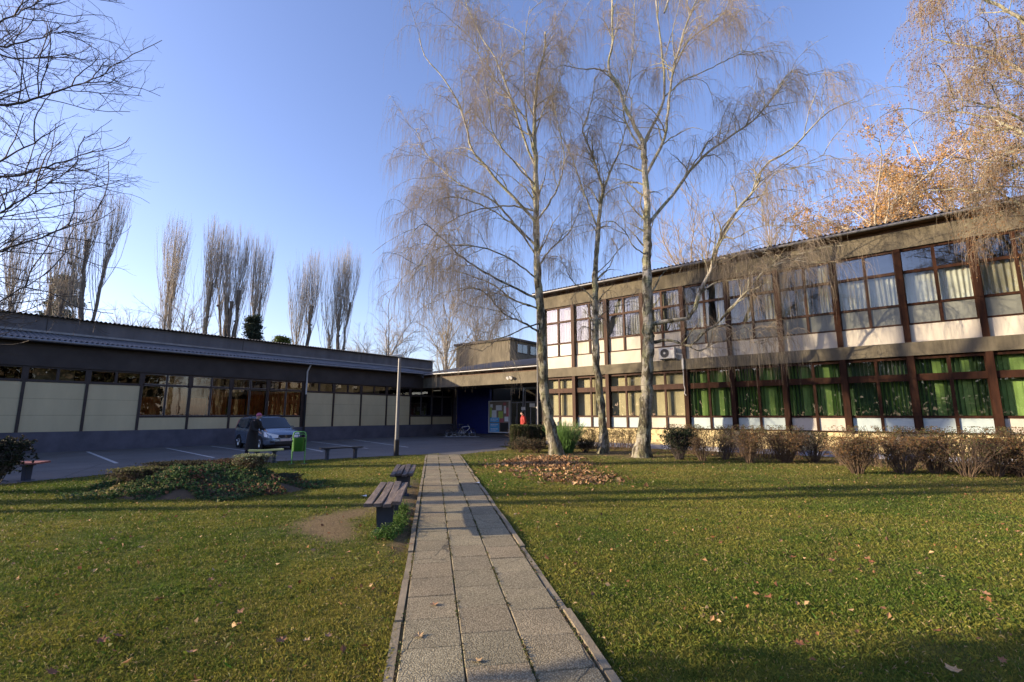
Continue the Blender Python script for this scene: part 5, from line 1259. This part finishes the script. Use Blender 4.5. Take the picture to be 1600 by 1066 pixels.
for i, (px, ty, wp_, D, fk, lb, ln) in enumerate(PF): poplar(px, ty, wp_, D, 60 + i, lb, fk, ln)

# conifers and bare bushes peeping over the hall roof
def conifer(px, topy, D, wpx, label, seed, cols, tiers=9, bottom=560, shape='pine'):
    g = np.random.default_rng(seed); b0 = at(px, 450, D); loc = (b0[0], b0[1], 0); top = at(px, topy, D)[2]; half = wpx / 2 / F * D
    root = empty('pine_tree' if shape == 'pine' else 'evergreen_tree', loc, label, 'tree'); lo = np.array(loc, float)
    mb = MB(); mb.tube([(loc[0], loc[1], 0), (loc[0], loc[1], top * .95)], [.25, .05], 9); mb.build('trunk', M['bark_grey'], root, smooth=True)
    nb = 70; z = g.uniform(.25, .98, nb) * top; a = g.random(nb) * 6.283; ln = half * (1.15 - z / top * .85) * g.uniform(.6, 1.1, nb)
    S = np.stack([np.zeros(nb), np.zeros(nb), z], 1); Dd = np.stack([np.cos(a), np.sin(a), np.full(nb, .12)], 1)
    P, Rr = grow(g, S, Dd, ln, .06, .015, 6, .08, .08); V1, F1 = tubes(P, Rr, 4); np_mesh('branches', V1 + lo, F1, M['bark_grey'], root)
    n = 17000; i = g.integers(0, nb, n); k = g.integers(2, 6, n); C = P[i, k] + g.normal(0, .30, (n, 3)) * [1, 1, .45]
    V, Fq, c = cards(g, C, .34, palette(g, n, cols), .35, .35); np_mesh('needles', V + lo, Fq, M['leaf'], root, color=c)
conifer(100, 430, 50, 105, 'spreading pine tree behind the left poplars, seen over the hall roof', 71, [(.05, .075, .04), (.08, .10, .05)])
conifer(402, 492, 54, 36, 'small dark conifer beside the right-hand poplar of the cluster', 72, [(.03, .05, .035), (.05, .06, .035)])
conifer(447, 525, 70, 62, 'rounded olive-green evergreen crown just above the hall roof', 73, [(.09, .13, .03), (.13, .16, .05)], shape='round')
def bare_bush_tree(px, topy, D, wpx, label, seed, twig='twig_grey', name='bare_tree', dens=1.):
    g = np.random.default_rng(seed); b0 = at(px, 450, D); loc = (b0[0], b0[1], 0); top = at(px, topy, D)[2]; half = wpx / 2 / F * D
    root = empty(name, loc, label, 'tree'); lo = np.array(loc, float)
    h0 = top * .35; mb = MB(); mb.tube([(loc[0], loc[1], 0), (loc[0] + .05, loc[1], h0), (loc[0], loc[1] + .1, top * .6)], [.22, .16, .06], 9); mb.build('trunk', M['bark_grey'], root, smooth=True)
    nb = 16; a = g.random(nb) * 6.283; S = np.stack([np.zeros(nb), np.zeros(nb), g.uniform(.28, .6, nb) * top], 1); Dd = np.stack([np.cos(a) * half, np.sin(a) * half, np.full(nb, top * .45)], 1)
    P, Rr = grow(g, S, Dd, np.full(nb, np.hypot(half, top * .5)) * g.uniform(.6, .95, nb), .09, .02, 9, -.02, .12); cs = [tubes(P, Rr, 5)]
    S, Dd, rr = spawn(g, P, Rr, int(nb * 9 * dens), lo=.2, out=.7, along=.8, up=.2); P1, R1 = grow(g, S, Dd, g.uniform(.15, .42, len(S)) * top * .55, .03, .01, 7, 0, .12); cs.append(tubes(P1, R1, 3))
    S, Dd, rr = spawn(g, P1, R1, len(P1) * 9, lo=.1, out=.7, along=.8, up=.1); P2, R2 = grow(g, S, Dd, g.uniform(.4, 1.5, len(S)), .012, .007, 5, 0, .12); cs.append(tubes(P2, R2, 3))
    V, Fq = merge(cs); np_mesh('crown', V + lo, Fq, M[twig], root, smooth=True)
bare_bush_tree(612, 482, 62, 100, 'round-crowned bare tree between the poplars and the left birch', 81)
bare_bush_tree(560, 530, 66, 60, 'low bare tree at the foot of the rightmost poplar', 82)
bare_bush_tree(210, 478, 50, 60, 'faint bare sapling left of the lone poplar', 83, dens=.5)
bare_bush_tree(292, 462, 52, 50, 'thin bare sapling right of the lone poplar', 84, dens=.5)
bare_bush_tree(700, 462, 56, 80, 'brownish bare tree behind the entrance wing, seen through the birch twigs', 85, 'twig_grey', dens=.8)
bare_bush_tree(752, 478, 62, 70, 'lower bare tree behind the rooftop block', 86, 'twig_grey', dens=.8)

# autumn plane tree behind the two-storey building
def plane(px, topy, D, wpx, label, seed, nl, trunk_px):
    g = np.random.default_rng(seed); b0 = at(trunk_px, 330, D); loc = (b0[0], b0[1], 0); top = at(px, topy, D)[2]; half = wpx / 2 / F * D
    root = empty('plane_tree', loc, label, 'tree', 'autumn plane trees behind the roof'); lo = np.array(loc, float); right = np.array([cy_, sy_, 0]); off = (px - trunk_px) / F * D
    mb = MB(); mb.tube([(loc[0], loc[1], 0), (loc[0], loc[1], top * .35), (loc[0] + .1, loc[1], top * .6)], [.45, .38, .25], 12); mb.build('trunk', M['bark_plane'], root, smooth=True)
    nb = 20; a = g.random(nb) * 6.283; S = np.stack([np.zeros(nb), np.zeros(nb), g.uniform(.35, .62, nb) * top], 1)
    Dd = np.stack([np.cos(a) * half, np.sin(a) * half, np.full(nb, top * .38)], 1) + right * off * .8
    P, Rr = grow(g, S, Dd, np.hypot(half, top * .4) * g.uniform(.6, .95, nb), .15, .03, 10, .02, .12); v1 = tubes(P, Rr, 6); np_mesh('limbs', v1[0] + lo, v1[1], M['bark_plane'], root, smooth=True)
    S, Dd, rr = spawn(g, P, Rr, nb * 16, lo=.2, out=.8, along=.7, up=.1); P1, R1 = grow(g, S, Dd, g.uniform(1.2, 3.6, len(S)), .035, .01, 7, .02, .14); cs = [tubes(P1, R1, 3)]
    S, Dd, rr = spawn(g, P1, R1, len(P1) * 7, lo=.1, out=.8, along=.7); P2, R2 = grow(g, S, Dd, g.uniform(.4, 1.5, len(S)), .012, .007, 5, .05, .14); cs.append(tubes(P2, R2, 3))
    V, Fq = merge(cs); np_mesh('crown', V + lo, Fq, M['twig_grey'], root, smooth=True)
    i = g.integers(0, len(P2), nl); k = g.integers(1, 5, nl); C = P2[i, k] + g.normal(0, .10, (nl, 3))
    V, Fq, c = cards(g, C, .14, palette(g, nl, [(.50, .29, .11), (.40, .22, .08), (.56, .36, .15), (.32, .19, .09)]), 0, .8); np_mesh('leaves', V + lo, Fq, M['leaf'], root, color=c)
plane(1350, 212, 42, 250, 'plane tree with sparse orange leaves above the roof, right of the large birch', 91, 26000, 1352)
plane(1490, 165, 48, 230, 'taller thin plane tree with brown-orange leaves behind the right roof corner', 92, 26000, 1500)
bare_bush_tree(1085, 330, 44, 120, 'pale bare tree rising behind the roof between the large birch trunk and its right limb', 93, 'twig_birch', dens=1.2)
bare_bush_tree(1215, 300, 46, 90, 'bare brown tree behind the roof, left of the orange plane tree', 94, 'twig_birch')

# unseen belt of trees added behind the viewpoint to darken what the windows mirror
g = np.random.default_rng(500); n = 60000; th = np.radians(g.uniform(-175, 25, n)); tl = vnoise(th * 9, th * 4 + 3, 61)
rr_ = 78 + 8 * g.random(n); hh = (13.5 + 3.5 * tl) * g.random(n) ** .7
V, Fq, c = cards(g, np.stack([rr_ * np.cos(th), rr_ * np.sin(th), hh + .3], 1), 1.1, palette(g, n, [(.07, .06, .035), (.09, .07, .05), (.05, .055, .03)]), 0, .7)
tag(np_mesh('mirrored_wood', V, Fq, M['leaf'], color=c), 'distant wood round the grounds behind the viewpoint', 'wood', kind='stuff')

# tall forked tree in the yard beyond the left edge; its limbs throw the shade on the upper right of the facade
bx4, by4 = -25.5, -2.4
limbs = [([(bx4, by4, -.1), (bx4, by4, 4), (bx4 + .1, by4, 8), (bx4 + .1, by4, 11.2)], [.46, .44, .42, .40])]
for dx_, dy_, zt, r0 in ((1.6, -1.6, 18.5, .36), (-1.3, 1.3, 18, .32), (.4, -.3, 20, .15), (-2.1, 1.8, 16, .10), (2.2, -2.2, 16.5, .10), (1.4, 1.0, 19, .1), (-.8, -1.3, 17, .08)):
    limbs.append(([(bx4 + .1, by4, 10.4 + rnd.uniform(-.8, .8)), (bx4 + dx_ * .45, by4 + dy_ * .45, 12.6), (bx4 + dx_ * .8, by4 + dy_ * .8, 15), (bx4 + dx_, by4 + dy_, zt)], [r0, r0 * .8, r0 * .55, r0 * .2]))
skeleton_tree('bare_tree', (bx4, by4, 0), 'tall forked bare tree in the yard beyond the left edge, shading the facade', 'tree', limbs, M['bark_dark'], M['twig_dark'], 33, None,
              sec=(9, .8, 2.0), ter=(5, .4, 1.1), twg=(4, .3, .8), grav=(-.06, -.08, -.1), twr=.006)
# ------------------------------------------------------------------ shrubs
def shrub(px, py, D, h, rad, label, seed, stems=42, leafn=1500, cols=None, twig='twig_brown', vase=.85, group=None, name='shrub', leafs=.045, flat=True, cat='shrub', low=.35):
    g = np.random.default_rng(seed); b0 = at(px, py, D); loc = (b0[0], b0[1], 0); lo = np.array(loc, float)
    root = empty(name, loc, label, cat, group)
    a = g.random(stems) * 6.283; q = g.random(stems) ** .6
    S = np.stack([np.cos(a) * q * rad * .25, np.sin(a) * q * rad * .25, np.full(stems, -.03)], 1)
    Dd = np.stack([np.cos(a) * q * rad * vase, np.sin(a) * q * rad * vase, np.full(stems, h)], 1)
    P, Rr = grow(g, S, Dd, np.hypot(rad * q * vase, h) * g.uniform(.85, 1.0, stems), .012, .005, 8, 0, .10); cs = [tubes(P, Rr, 4)]
    S, Dd, rr = spawn(g, P, Rr, stems * 9, lo=.25, out=.8, along=.6, up=.15, bias=.8); P1, R1 = grow(g, S, Dd, g.uniform(.12, .38, len(S)), .005, .003, 5, 0, .2); cs.append(tubes(P1, R1, 3))
    S, Dd, rr = spawn(g, P1, R1, len(P1) * 2, lo=.2, out=.9, along=.5); P2, R2 = grow(g, S, Dd, g.uniform(.05, .18, len(S)), .003, .002, 3, 0, .2); cs.append(tubes(P2, R2, 3))
    V, Fq = merge(cs)
    if flat: V[:, 2] = np.where(V[:, 2] > h, h + (V[:, 2] - h) * .12, V[:, 2])
    np_mesh('stems', V + lo, Fq, M[twig], root, smooth=True)
    if leafn:
        leafn = int(leafn * (.95 if flat and name == 'shrub' else 1)); A = np.concatenate([P1[:, 1:].reshape(-1, 3), P2[:, 1:].reshape(-1, 3)]); wgt = np.clip(A[:, 2] / h, low, 1) ** 2; wgt /= wgt.sum(); i = g.choice(len(A), leafn, p=wgt)
        C = A[i] + g.normal(0, .02, (leafn, 3))
        if flat: C[:, 2] = np.where(C[:, 2] > h, h + (C[:, 2] - h) * .12, C[:, 2])
        V, Fq, c = cards(g, C, leafs, palette(g, leafn, cols or [(.10, .055, .03), (.07, .06, .03), (.14, .08, .04), (.06, .07, .03)]), 0, .6); np_mesh('leaves', V + lo, Fq, M['leaf'], root, color=c)
    return root
SG = 'clipped brown shrubs along the lawn edge before the building'
BR = [(.20, .105, .045), (.13, .075, .035), (.24, .14, .06), (.11, .10, .035)]; GR = [(.10, .12, .04), (.15, .14, .05), (.07, .085, .035), (.17, .12, .06)]
for (px, py, D, h, r_, n, lf, cols, lb) in (
    (1097, 720, 17.7, .85, .45, 26, 500, BR, 'small open brown shrub just right of the dark glossy bush'),
    (1132, 716, 18.2, .95, .45, 26, 600, GR, 'thin shrub second to the right of the dark glossy bush'),
    (1172, 724, 16.9, 1.02, .50, 46, 1600, BR, 'brown vase-shaped shrub below the left green-blind windows'),
    (1228, 723, 17.1, 1.02, .62, 60, 3000, BR, 'dense brown rounded shrub left of the greener one beside the wall gap'),
    (1272, 722, 17.3, 1.05, .60, 34, 1300, GR, 'greenish open shrub immediately left of the bare yellow wall gap'),
    (1340, 738, 13.9, 1.00, .60, 64, 3000, BR, 'dense brown shrub nearest the lawn, immediately right of the yellow wall gap'),
    (1412, 737, 14.0, 1.0, .66, 44, 2400, BR, 'dark-footed shrub second right of the yellow wall gap'),
    (1462, 739, 13.9, 1.0, .56, 44, 1800, BR, 'brown shrub third right of the yellow wall gap'),
    (1512, 745, 13.2, 1.0, .50, 28, 700, GR, 'open pale-stemmed shrub fourth right of the yellow wall gap'),
    (1556, 745, 13.3, 1.0, .58, 50, 2400, BR, 'dense shrub next to last at the right edge'),
    (1604, 748, 13.0, 1.0, .58, 46, 2200, BR, 'last shrub of the row, cut by the right edge')):
    shrub(px, py, D, h, r_, lb, px, n, lf, cols, group=SG)
shrub(1062, 716, 18.2, 1.05, .50, 'dark evergreen bush with glossy leaves right of the large birch', 301, 46, 4200, [(.018, .032, .014), (.03, .045, .02), (.012, .02, .012)], 'twig_dark', leafs=.06, flat=False, name='bush', cat='bush', low=.2)
shrub(-24, 752, 10.6, 1.05, .55, 'dark glossy bush cut by the left edge beside the reddish bench', 302, 60, 6000, [(.018, .028, .016), (.03, .04, .022), (.04, .035, .03)], 'twig_dark', leafs=.07, flat=False, name='bush', cat='bush', low=.2)
# hedges clipped to a flat top
def hedge(x0, x1, y, z0, z1, dep, label, seed, dens, cols, open_=.5, bend=0.):
    g = np.random.default_rng(seed); Ln = x1 - x0; n = int(Ln * 42); xs = x0 + g.random(n) * Ln; root = empty('hedge', (x0, y, 0), label, 'hedge', 'clipped hedges along the building')
    S = np.stack([xs, y + g.uniform(-dep, dep, n) * .35 + bend * (xs - x0), np.full(n, -.03)], 1); Dd = np.stack([g.normal(0, .25, n), g.normal(0, .2, n), np.ones(n)], 1)
    P, Rr = grow(g, S, Dd, np.full(n, z1) * g.uniform(.9, 1.02, n), .010, .005, 7, 0, .10); cs = [tubes(P, Rr, 4)]
    S, Dd, rr = spawn(g, P, Rr, n * 8, lo=.3, out=.8, along=.5, up=.1, bias=.7); P1, R1 = grow(g, S, Dd, g.uniform(.1, .3, len(S)), .005, .003, 4, 0, .2); cs.append(tubes(P1, R1, 3))
    V, Fq = merge(cs); V[:, 2] = np.where(V[:, 2] > z1, z1 + (V[:, 2] - z1) * .12, V[:, 2]); np_mesh('stems', V, Fq, M['twig_brown'], root, smooth=True)
    m_ = int(Ln * dens); i = g.integers(0, len(P1), m_); C = P1[i, g.integers(1, 4, m_)] + g.normal(0, .035, (m_, 3)); kp = g.random(m_) < np.clip((C[:, 2] - z0) / (z1 - z0), 0, 1) ** open_ + .08
    C = C[kp]; C[:, 2] = np.where(C[:, 2] > z1, z1 + (C[:, 2] - z1) * .12, C[:, 2])
    V, Fq, c = cards(g, C, .042, palette(g, len(C), cols), 0, .6); np_mesh('leaves', V, Fq, M['leaf'], root, color=c)
hedge(-14.6, -9.3, 21.4, .30, 1.03, .4, 'thin clipped hedge behind the left and middle birch trunks, ending at the wall gap', 401, 1500, GR, .8)
hedge(-7.9, -2.9, 20.9, .70, 1.25, .4, 'clipped hedge with a flat top below the left green-blind windows', 402, 2600, GR + BR[:1], 1.0)
hedge(-1.6, 5.5, 19.6, .75, 1.30, .45, 'long clipped hedge at the right end, behind the nearest brown shrubs', 403, 3000, GR + BR[:1], 1.2)
# the block hedge and low planting at the entrance corner
g = np.random.default_rng(77)
def block(px0, px1, D, z1, dep, label, seed, n, cols, leaf=.05):
    g = np.random.default_rng(seed); a = np.array(at(px0, 700, D)); b = np.array(at(px1, 700, D)); ax_ = (b - a)[:2]; Ln = np.linalg.norm(ax_); ax_ /= Ln; nx = np.array([-ax_[1], ax_[0]])
    root = empty('hedge', (a[0], a[1], 0), label, 'hedge', 'clipped hedges along the building')
    k = 160; s = g.random(k) * Ln; d = g.uniform(0, dep, k); S = np.stack([a[0] + ax_[0] * s + nx[0] * d, a[1] + ax_[1] * s + nx[1] * d, np.full(k, -.03)], 1)
    P, Rr = grow(g, S, np.tile([0, 0, 1.], (k, 1)), np.full(k, z1 * .95), .012, .005, 6, 0, .15); v_ = tubes(P, Rr, 4); np_mesh('stems', v_[0], v_[1], M['twig_brown'], root)
    s = g.random(n) * Ln; d = g.random(n) * dep; z = g.random(n) ** .7 * z1; f_ = g.integers(0, 5, n)
    s = np.where(f_ == 0, g.normal(0, .03, n), s); d = np.where((f_ == 1) | (f_ == 2), g.normal(0, .04, n), d); z = np.where(f_ == 3, z1 + g.normal(0, .025, n), z); s = np.where(f_ == 4, Ln + g.normal(0, .03, n), s)
    C = np.stack([a[0] + ax_[0] * s + nx[0] * d, a[1] + ax_[1] * s + nx[1] * d, z], 1) + g.normal(0, .025, (n, 3)); C[:, 2] = np.maximum(C[:, 2], .02)
    V, Fq, c = cards(g, C, leaf, palette(g, n, cols), 0, .65); np_mesh('leaves', V, Fq, M['leaf'], root, color=c)
block(799, 825, 23.5, 1.12, .8, 'square-cut leafy hedge end at the entrance corner, left of the left birch', 411, 9000, [(.07, .085, .03), (.045, .06, .025), (.10, .10, .04)])
block(828, 852, 23.9, 1.10, .9, 'second square-cut hedge piece right behind the left birch trunk', 412, 7000, [(.05, .065, .03), (.035, .045, .025), (.07, .06, .035)])
for (px, py, D, h, r_, lb, cols, sd) in ((812, 708, 21.6, .50, .45, 'low dark spreading bush in front of the square-cut hedge end', [(.03, .045, .025), (.05, .06, .03), (.06, .045, .03)], 421),
                                   (838, 708, 21.3, .45, .40, 'low brownish bush touching the foot of the left birch', [(.09, .06, .035), (.05, .06, .03)], 422),
                                   (915, 706, 21.9, .45, .42, 'low dark bush between the ornamental grass and the middle birch', [(.04, .055, .025), (.07, .06, .03)], 423)):
    shrub(px, py, D, h, r_, lb, sd, 30, 1800, cols, flat=False, name='bush', cat='bush', low=.1)
# ornamental grass clump
g = np.random.default_rng(88); b0 = at(884, 708, 21.6); n = 900
t = empty('ornamental_grass', (b0[0], b0[1], 0), 'tall bright green clump of ornamental grass right of the left birch trunk', 'plant')
a = g.random(n) * 6.283; q = g.random(n) ** .7; S = np.stack([b0[0] + np.cos(a) * q * .3, b0[1] + np.sin(a) * q * .3, np.full(n, -.02)], 1); Dd = np.stack([np.cos(a) * q * .45, np.sin(a) * q * .45, np.ones(n)], 1)
P, Rr = grow(g, S, Dd, g.uniform(.8, 1.55, n), .009, .003, 7, .16, .04); V, Fq = tubes(P, Rr, 3)
np_mesh('grass_blades', V, Fq, mat('reed_green', (.10, .20, .05), .6, .3, 4), t, smooth=True)

# ------------------------------------------------------------------ planted mound
mc = at(322, 735, 11.1); mcx, mcy = mc[0], mc[1]
nr, na = 26, 64; V = []
def mound_h(x, y):
    dx, dy = x - mcx, y - mcy; rr_ = dx * cy_ + dy * sy_; ff = -dx * sy_ + dy * cy_
    q = np.sqrt((rr_ / 2.4) ** 2 + (ff / 1.45) ** 2); return .42 * np.clip(1 - q ** 2, 0, 1) ** .9 * (1 + .12 * np.sin(x * 3) + .1 * np.sin(y * 4)) - .03
for i in range(nr + 1):
    for k in range(na):
        a = k * 2 * math.pi / na; q = i / nr * 1.03; r_, f_ = 2.4 * q * math.cos(a), 1.45 * q * math.sin(a); x = mcx + r_ * cy_ - f_ * sy_; y = mcy + r_ * sy_ + f_ * cy_; V.append((x, y, float(mound_h(x, y))))
Fq = [(i * na + k, i * na + (k + 1) % na, (i + 1) * na + (k + 1) % na, (i + 1) * na + k) for i in range(nr) for k in range(na)]
tag(np_mesh('mound', V, Fq, M['soil'], smooth=True), kind='structure')
g = np.random.default_rng(99); n = 27000; q = g.random(n) ** .5; a = g.random(n) * 6.283; qe = 1 + .16 * np.sin(a * 5) + .12 * np.sin(a * 11 + 1); r_, f_ = 2.5 * q * qe * np.cos(a), 1.5 * q * qe * np.sin(a)
x = mcx + r_ * cy_ - f_ * sy_; y = mcy + r_ * sy_ + f_ * cy_; lump = np.clip(.5 + 1.0 * vnoise(x * 3.0, y * 3.0, 41), .16, 2.0)
z = mound_h(x, y) + g.random(n) ** 1.2 * .24 * lump * (1 - .4 * q)
t_ = vnoise(x * 1.9, y * 1.9, 43) + g.normal(0, .3, n)
pal = np.where((t_ > .35)[:, None], palette(g, n, [(.16, .20, .06), (.22, .22, .09), (.24, .19, .09)]), np.where((t_ < -.45)[:, None], palette(g, n, [(.18, .08, .05), (.13, .08, .05), (.24, .11, .06)]), palette(g, n, [(.055, .11, .035), (.08, .14, .045), (.04, .08, .03)])))
V, Fq, c = cards(g, np.stack([x, y, z], 1), .03 + .05 * g.random(n) ** 2, pal, .15, .7)
tag(np_mesh('mound_ground_cover', V, Fq, M['leaf'], color=c), 'mixed green and reddish ground cover plants over the raised mound', 'ground cover', kind='stuff')
for (px, py, D, h, r_, lb, cols, sd) in (
    (300, 716, 11.6, .30, .42, 'dark clipped dwarf shrub on the mound, middle of its top row', [(.03, .038, .02), (.06, .05, .025)], 431),
    (265, 718, 11.4, .26, .38, 'dark dwarf shrub at the left end of the top of the mound', [(.03, .035, .02), (.05, .045, .025)], 432),
    (372, 712, 11.9, .30, .50, 'reddish-brown dwarf shrub at the right end of the top of the mound', [(.10, .05, .035), (.06, .04, .025), (.04, .04, .022)], 433),
    (215, 745, 10.6, .30, .40, 'yellow-green low plant on the left slope of the mound', [(.12, .13, .04), (.15, .13, .06)], 434),
    (395, 730, 11.4, .34, .22, 'pale variegated plant on the right side of the mound', [(.30, .32, .18), (.14, .17, .07)], 435),
    (440, 722, 11.6, .22, .45, 'low dark green shrub at the right foot of the mound', [(.03, .05, .03), (.05, .05, .03)], 436)):
    o = shrub(px, py, D, h, r_, lb, sd, 60, 2600, cols, flat=True, name='dwarf_shrub', leafs=.04, low=.1)
    o.location.z = max(0, float(mound_h(o.location.x, o.location.y))) - .02 if px != 440 else 0

# ------------------------------------------------------------------ leaves on the ground
def in_poly(x, y, poly):
    ins = np.zeros(len(x), bool); j = len(poly) - 1
    for i in range(len(poly)):
        xi, yi = poly[i]; xj, yj = poly[j]; c = ((yi > y) != (yj > y)) & (x < (xj - xi) * (y - yi) / (yj - yi + 1e-9) + xi); ins ^= c; j = i
    return ins
g = np.random.default_rng(123)
pile = [(-10.6, 12.3), (-11.5, 14.6), (-10.9, 16.4), (-9.3, 15.8), (-7.6, 13.2), (-5.7, 11.0), (-5.9, 10.2), (-7.4, 10.6), (-9.0, 11.2)]
x = g.uniform(-12.5, -4.5, 30000); y = g.uniform(9, 17.5, 30000); k = in_poly(x + g.normal(0, .42, 30000), y + g.normal(0, .42, 30000), pile) & (vnoise(x * 1.8, y * 1.8, 51) + g.normal(0, .40, 30000) > .12)
x, y = x[k], y[k]; n = len(x); hh = .04 * np.clip(.6 + vnoise(x * 1.5, y * 1.5, 52), .1, 1.4)
V, Fq, c = cards(g, np.stack([x, y, .015 + g.random(n) * hh], 1), .06 + .07 * g.random(n), palette(g, n, [(.34, .20, .095), (.25, .13, .06), (.42, .28, .15), (.17, .09, .045)]), .45, .75)
tag(np_mesh('leaf_pile', V, Fq, M['dryleaf'], color=c), 'raked heap of dry brown leaves below the left birch', 'leaf pile', kind='stuff')
LC = [(.26, .12, .05), (.20, .095, .045), (.34, .19, .09), (.40, .28, .15), (.13, .07, .04)]
n = 5200; th = np.radians(g.uniform(-60, 60, n)); r_ = 2.2 + 24 * g.random(n) ** .75; xx, yy = W2(0, 0)[0] + r_ * np.sin(th) * cy_ - r_ * np.cos(th) * sy_, r_ * np.sin(th) * sy_ + r_ * np.cos(th) * cy_
a_, c_ = path_uv(xx, yy); k = (xx > edge_x(yy) + .1) & (yy < 22.8) & ((c_ < -.05) | (c_ > PW + .05)) & (g.random(n) < np.where(yy > 14, 1, .55)); xx, yy = xx[k], yy[k]; n = len(xx)
V, Fq, c = cards(g, np.stack([xx, yy, .022 + .02 * g.random(n)], 1), .045, palette(g, n, LC), .5, .7)
tag(np_mesh('leaf_litter', V, Fq, M['dryleaf'], color=c), 'small dry leaves scattered in the lawn grass', 'leaf litter', kind='stuff')
# the larger single leaves one can pick out
def leaf_mesh(seed):
    g = np.random.default_rng(seed); tips = [(0, 1.0), (.28, .55), (.75, .62), (.55, .15), (.9, -.25), (.35, -.30), (.1, -.55), (0, -.95), (-.1, -.55), (-.35, -.30), (-.9, -.25), (-.55, .15), (-.75, .62), (-.28, .55)]
    vs = [(0, 0, .0)] + [(x * (1 + g.normal(0, .06)) , y * (1 + g.normal(0, .06)), .32 * (x * x) + .22 * abs(y) * g.uniform(.2, 1.4)) for x, y in tips]
    n = len(tips); return vs, [(0, 1 + k, 1 + (k + 1) % n) for k in range(n)]
LM = []
for s_ in range(4):
    vs, fs = leaf_mesh(s_); me = bpy.data.meshes.new('fallen_leaf'); me.from_pydata(vs, [], fs); me.materials.append(mat(['leaf_brown', 'leaf_red', 'leaf_tan', 'leaf_pale'][s_], [(.20, .095, .045), (.19, .075, .032), (.34, .18, .09), (.36, .24, .12)][s_], .7, .3, 3)); LM.append(me)
names = ['brown', 'red-brown', 'tan', 'pale']
spots = [(590, 850), (618, 858), (545, 862), (90, 905), (72, 900), (185, 993), (512, 992), (480, 1000), (440, 1000), (372, 975), (300, 1018), (220, 855), (175, 842), (140, 808), (350, 808), (28, 905), (375, 955), (250, 935), (678, 941), (745, 1028), (1052, 760), (905, 775), (945, 787), (890, 786), (820, 772), (1010, 828), (1042, 845), (1105, 842), (1055, 832), (1200, 932), (1185, 928), (1285, 806), (1355, 872), (1362, 877), (1435, 895), (1472, 900), (1528, 820), (1530, 903), (1540, 927), (1330, 953), (1380, 950), (1465, 985), (1450, 1052), (1490, 1045), (1565, 1030), (1250, 1005), (1100, 960), (1165, 880), (1300, 875), (1240, 870), (640, 848), (600, 842), (1430, 890), (80, 1050), (20, 880), (655, 990), (330, 905), (160, 1000), (1590, 830)]
ct = {}
for j, (px, py) in enumerate(spots):
    v_ = (533 - py) / F; z_ = math.sin(PITCH) + v_ * math.cos(PITCH); t_ = -(CH - .04) / z_; u_ = (px - 800) / F; X_, Y_ = W2(u_ * t_, (math.cos(PITCH) - v_ * math.sin(PITCH)) * t_)
    k = j % 4; o = bpy.data.objects.new('fallen_leaf', LM[k]); col.objects.link(o); a_, c_ = path_uv(X_, Y_); on = -.02 < c_ < PW + .02
    o.location = (X_, Y_, .022 if on else .035); s_ = rnd.uniform(.03, .055); o.scale = (s_, s_ * rnd.uniform(.7, 1), s_); o.rotation_euler = (rnd.uniform(-.35, .35) * (0 if on else 1), rnd.uniform(-.35, .35) * (0 if on else 1), rnd.uniform(0, 6.28))
    side = 'on the slab path' if on else ('on the lawn left of the path' if c_ < 0 else 'on the lawn right of the path')
    tag(o, f'{names[k]} curled fallen leaf lying {side}', 'leaf', f'{names[k]} fallen leaves {side}')
# white scraps of paper by the near bench
for (px, py, lb) in ((568, 778, 'left of two white paper scraps on the ground by the near bench'), (745, 757, 'white paper scrap at the right kerb of the path')):
    q = at(px, py, 9.5); v_ = (533 - py) / F; z_ = math.sin(PITCH) + v_ * math.cos(PITCH); t_ = -CH / z_; u_ = (px - 800) / F; X_, Y_ = W2(u_ * t_, (math.cos(PITCH) - v_ * math.sin(PITCH)) * t_)
    mb = MB(); mb.v = [(X_ - .09, Y_ - .03, .03), (X_ + .02, Y_ - .05, .05), (X_ + .09, Y_ + .01, .035), (X_ + .03, Y_ + .05, .06), (X_ - .05, Y_ + .04, .04)]; mb.f = [(0, 1, 2, 3, 4)]
    tag(mb.build('paper_scrap', M['paper']), lb, 'paper scrap')
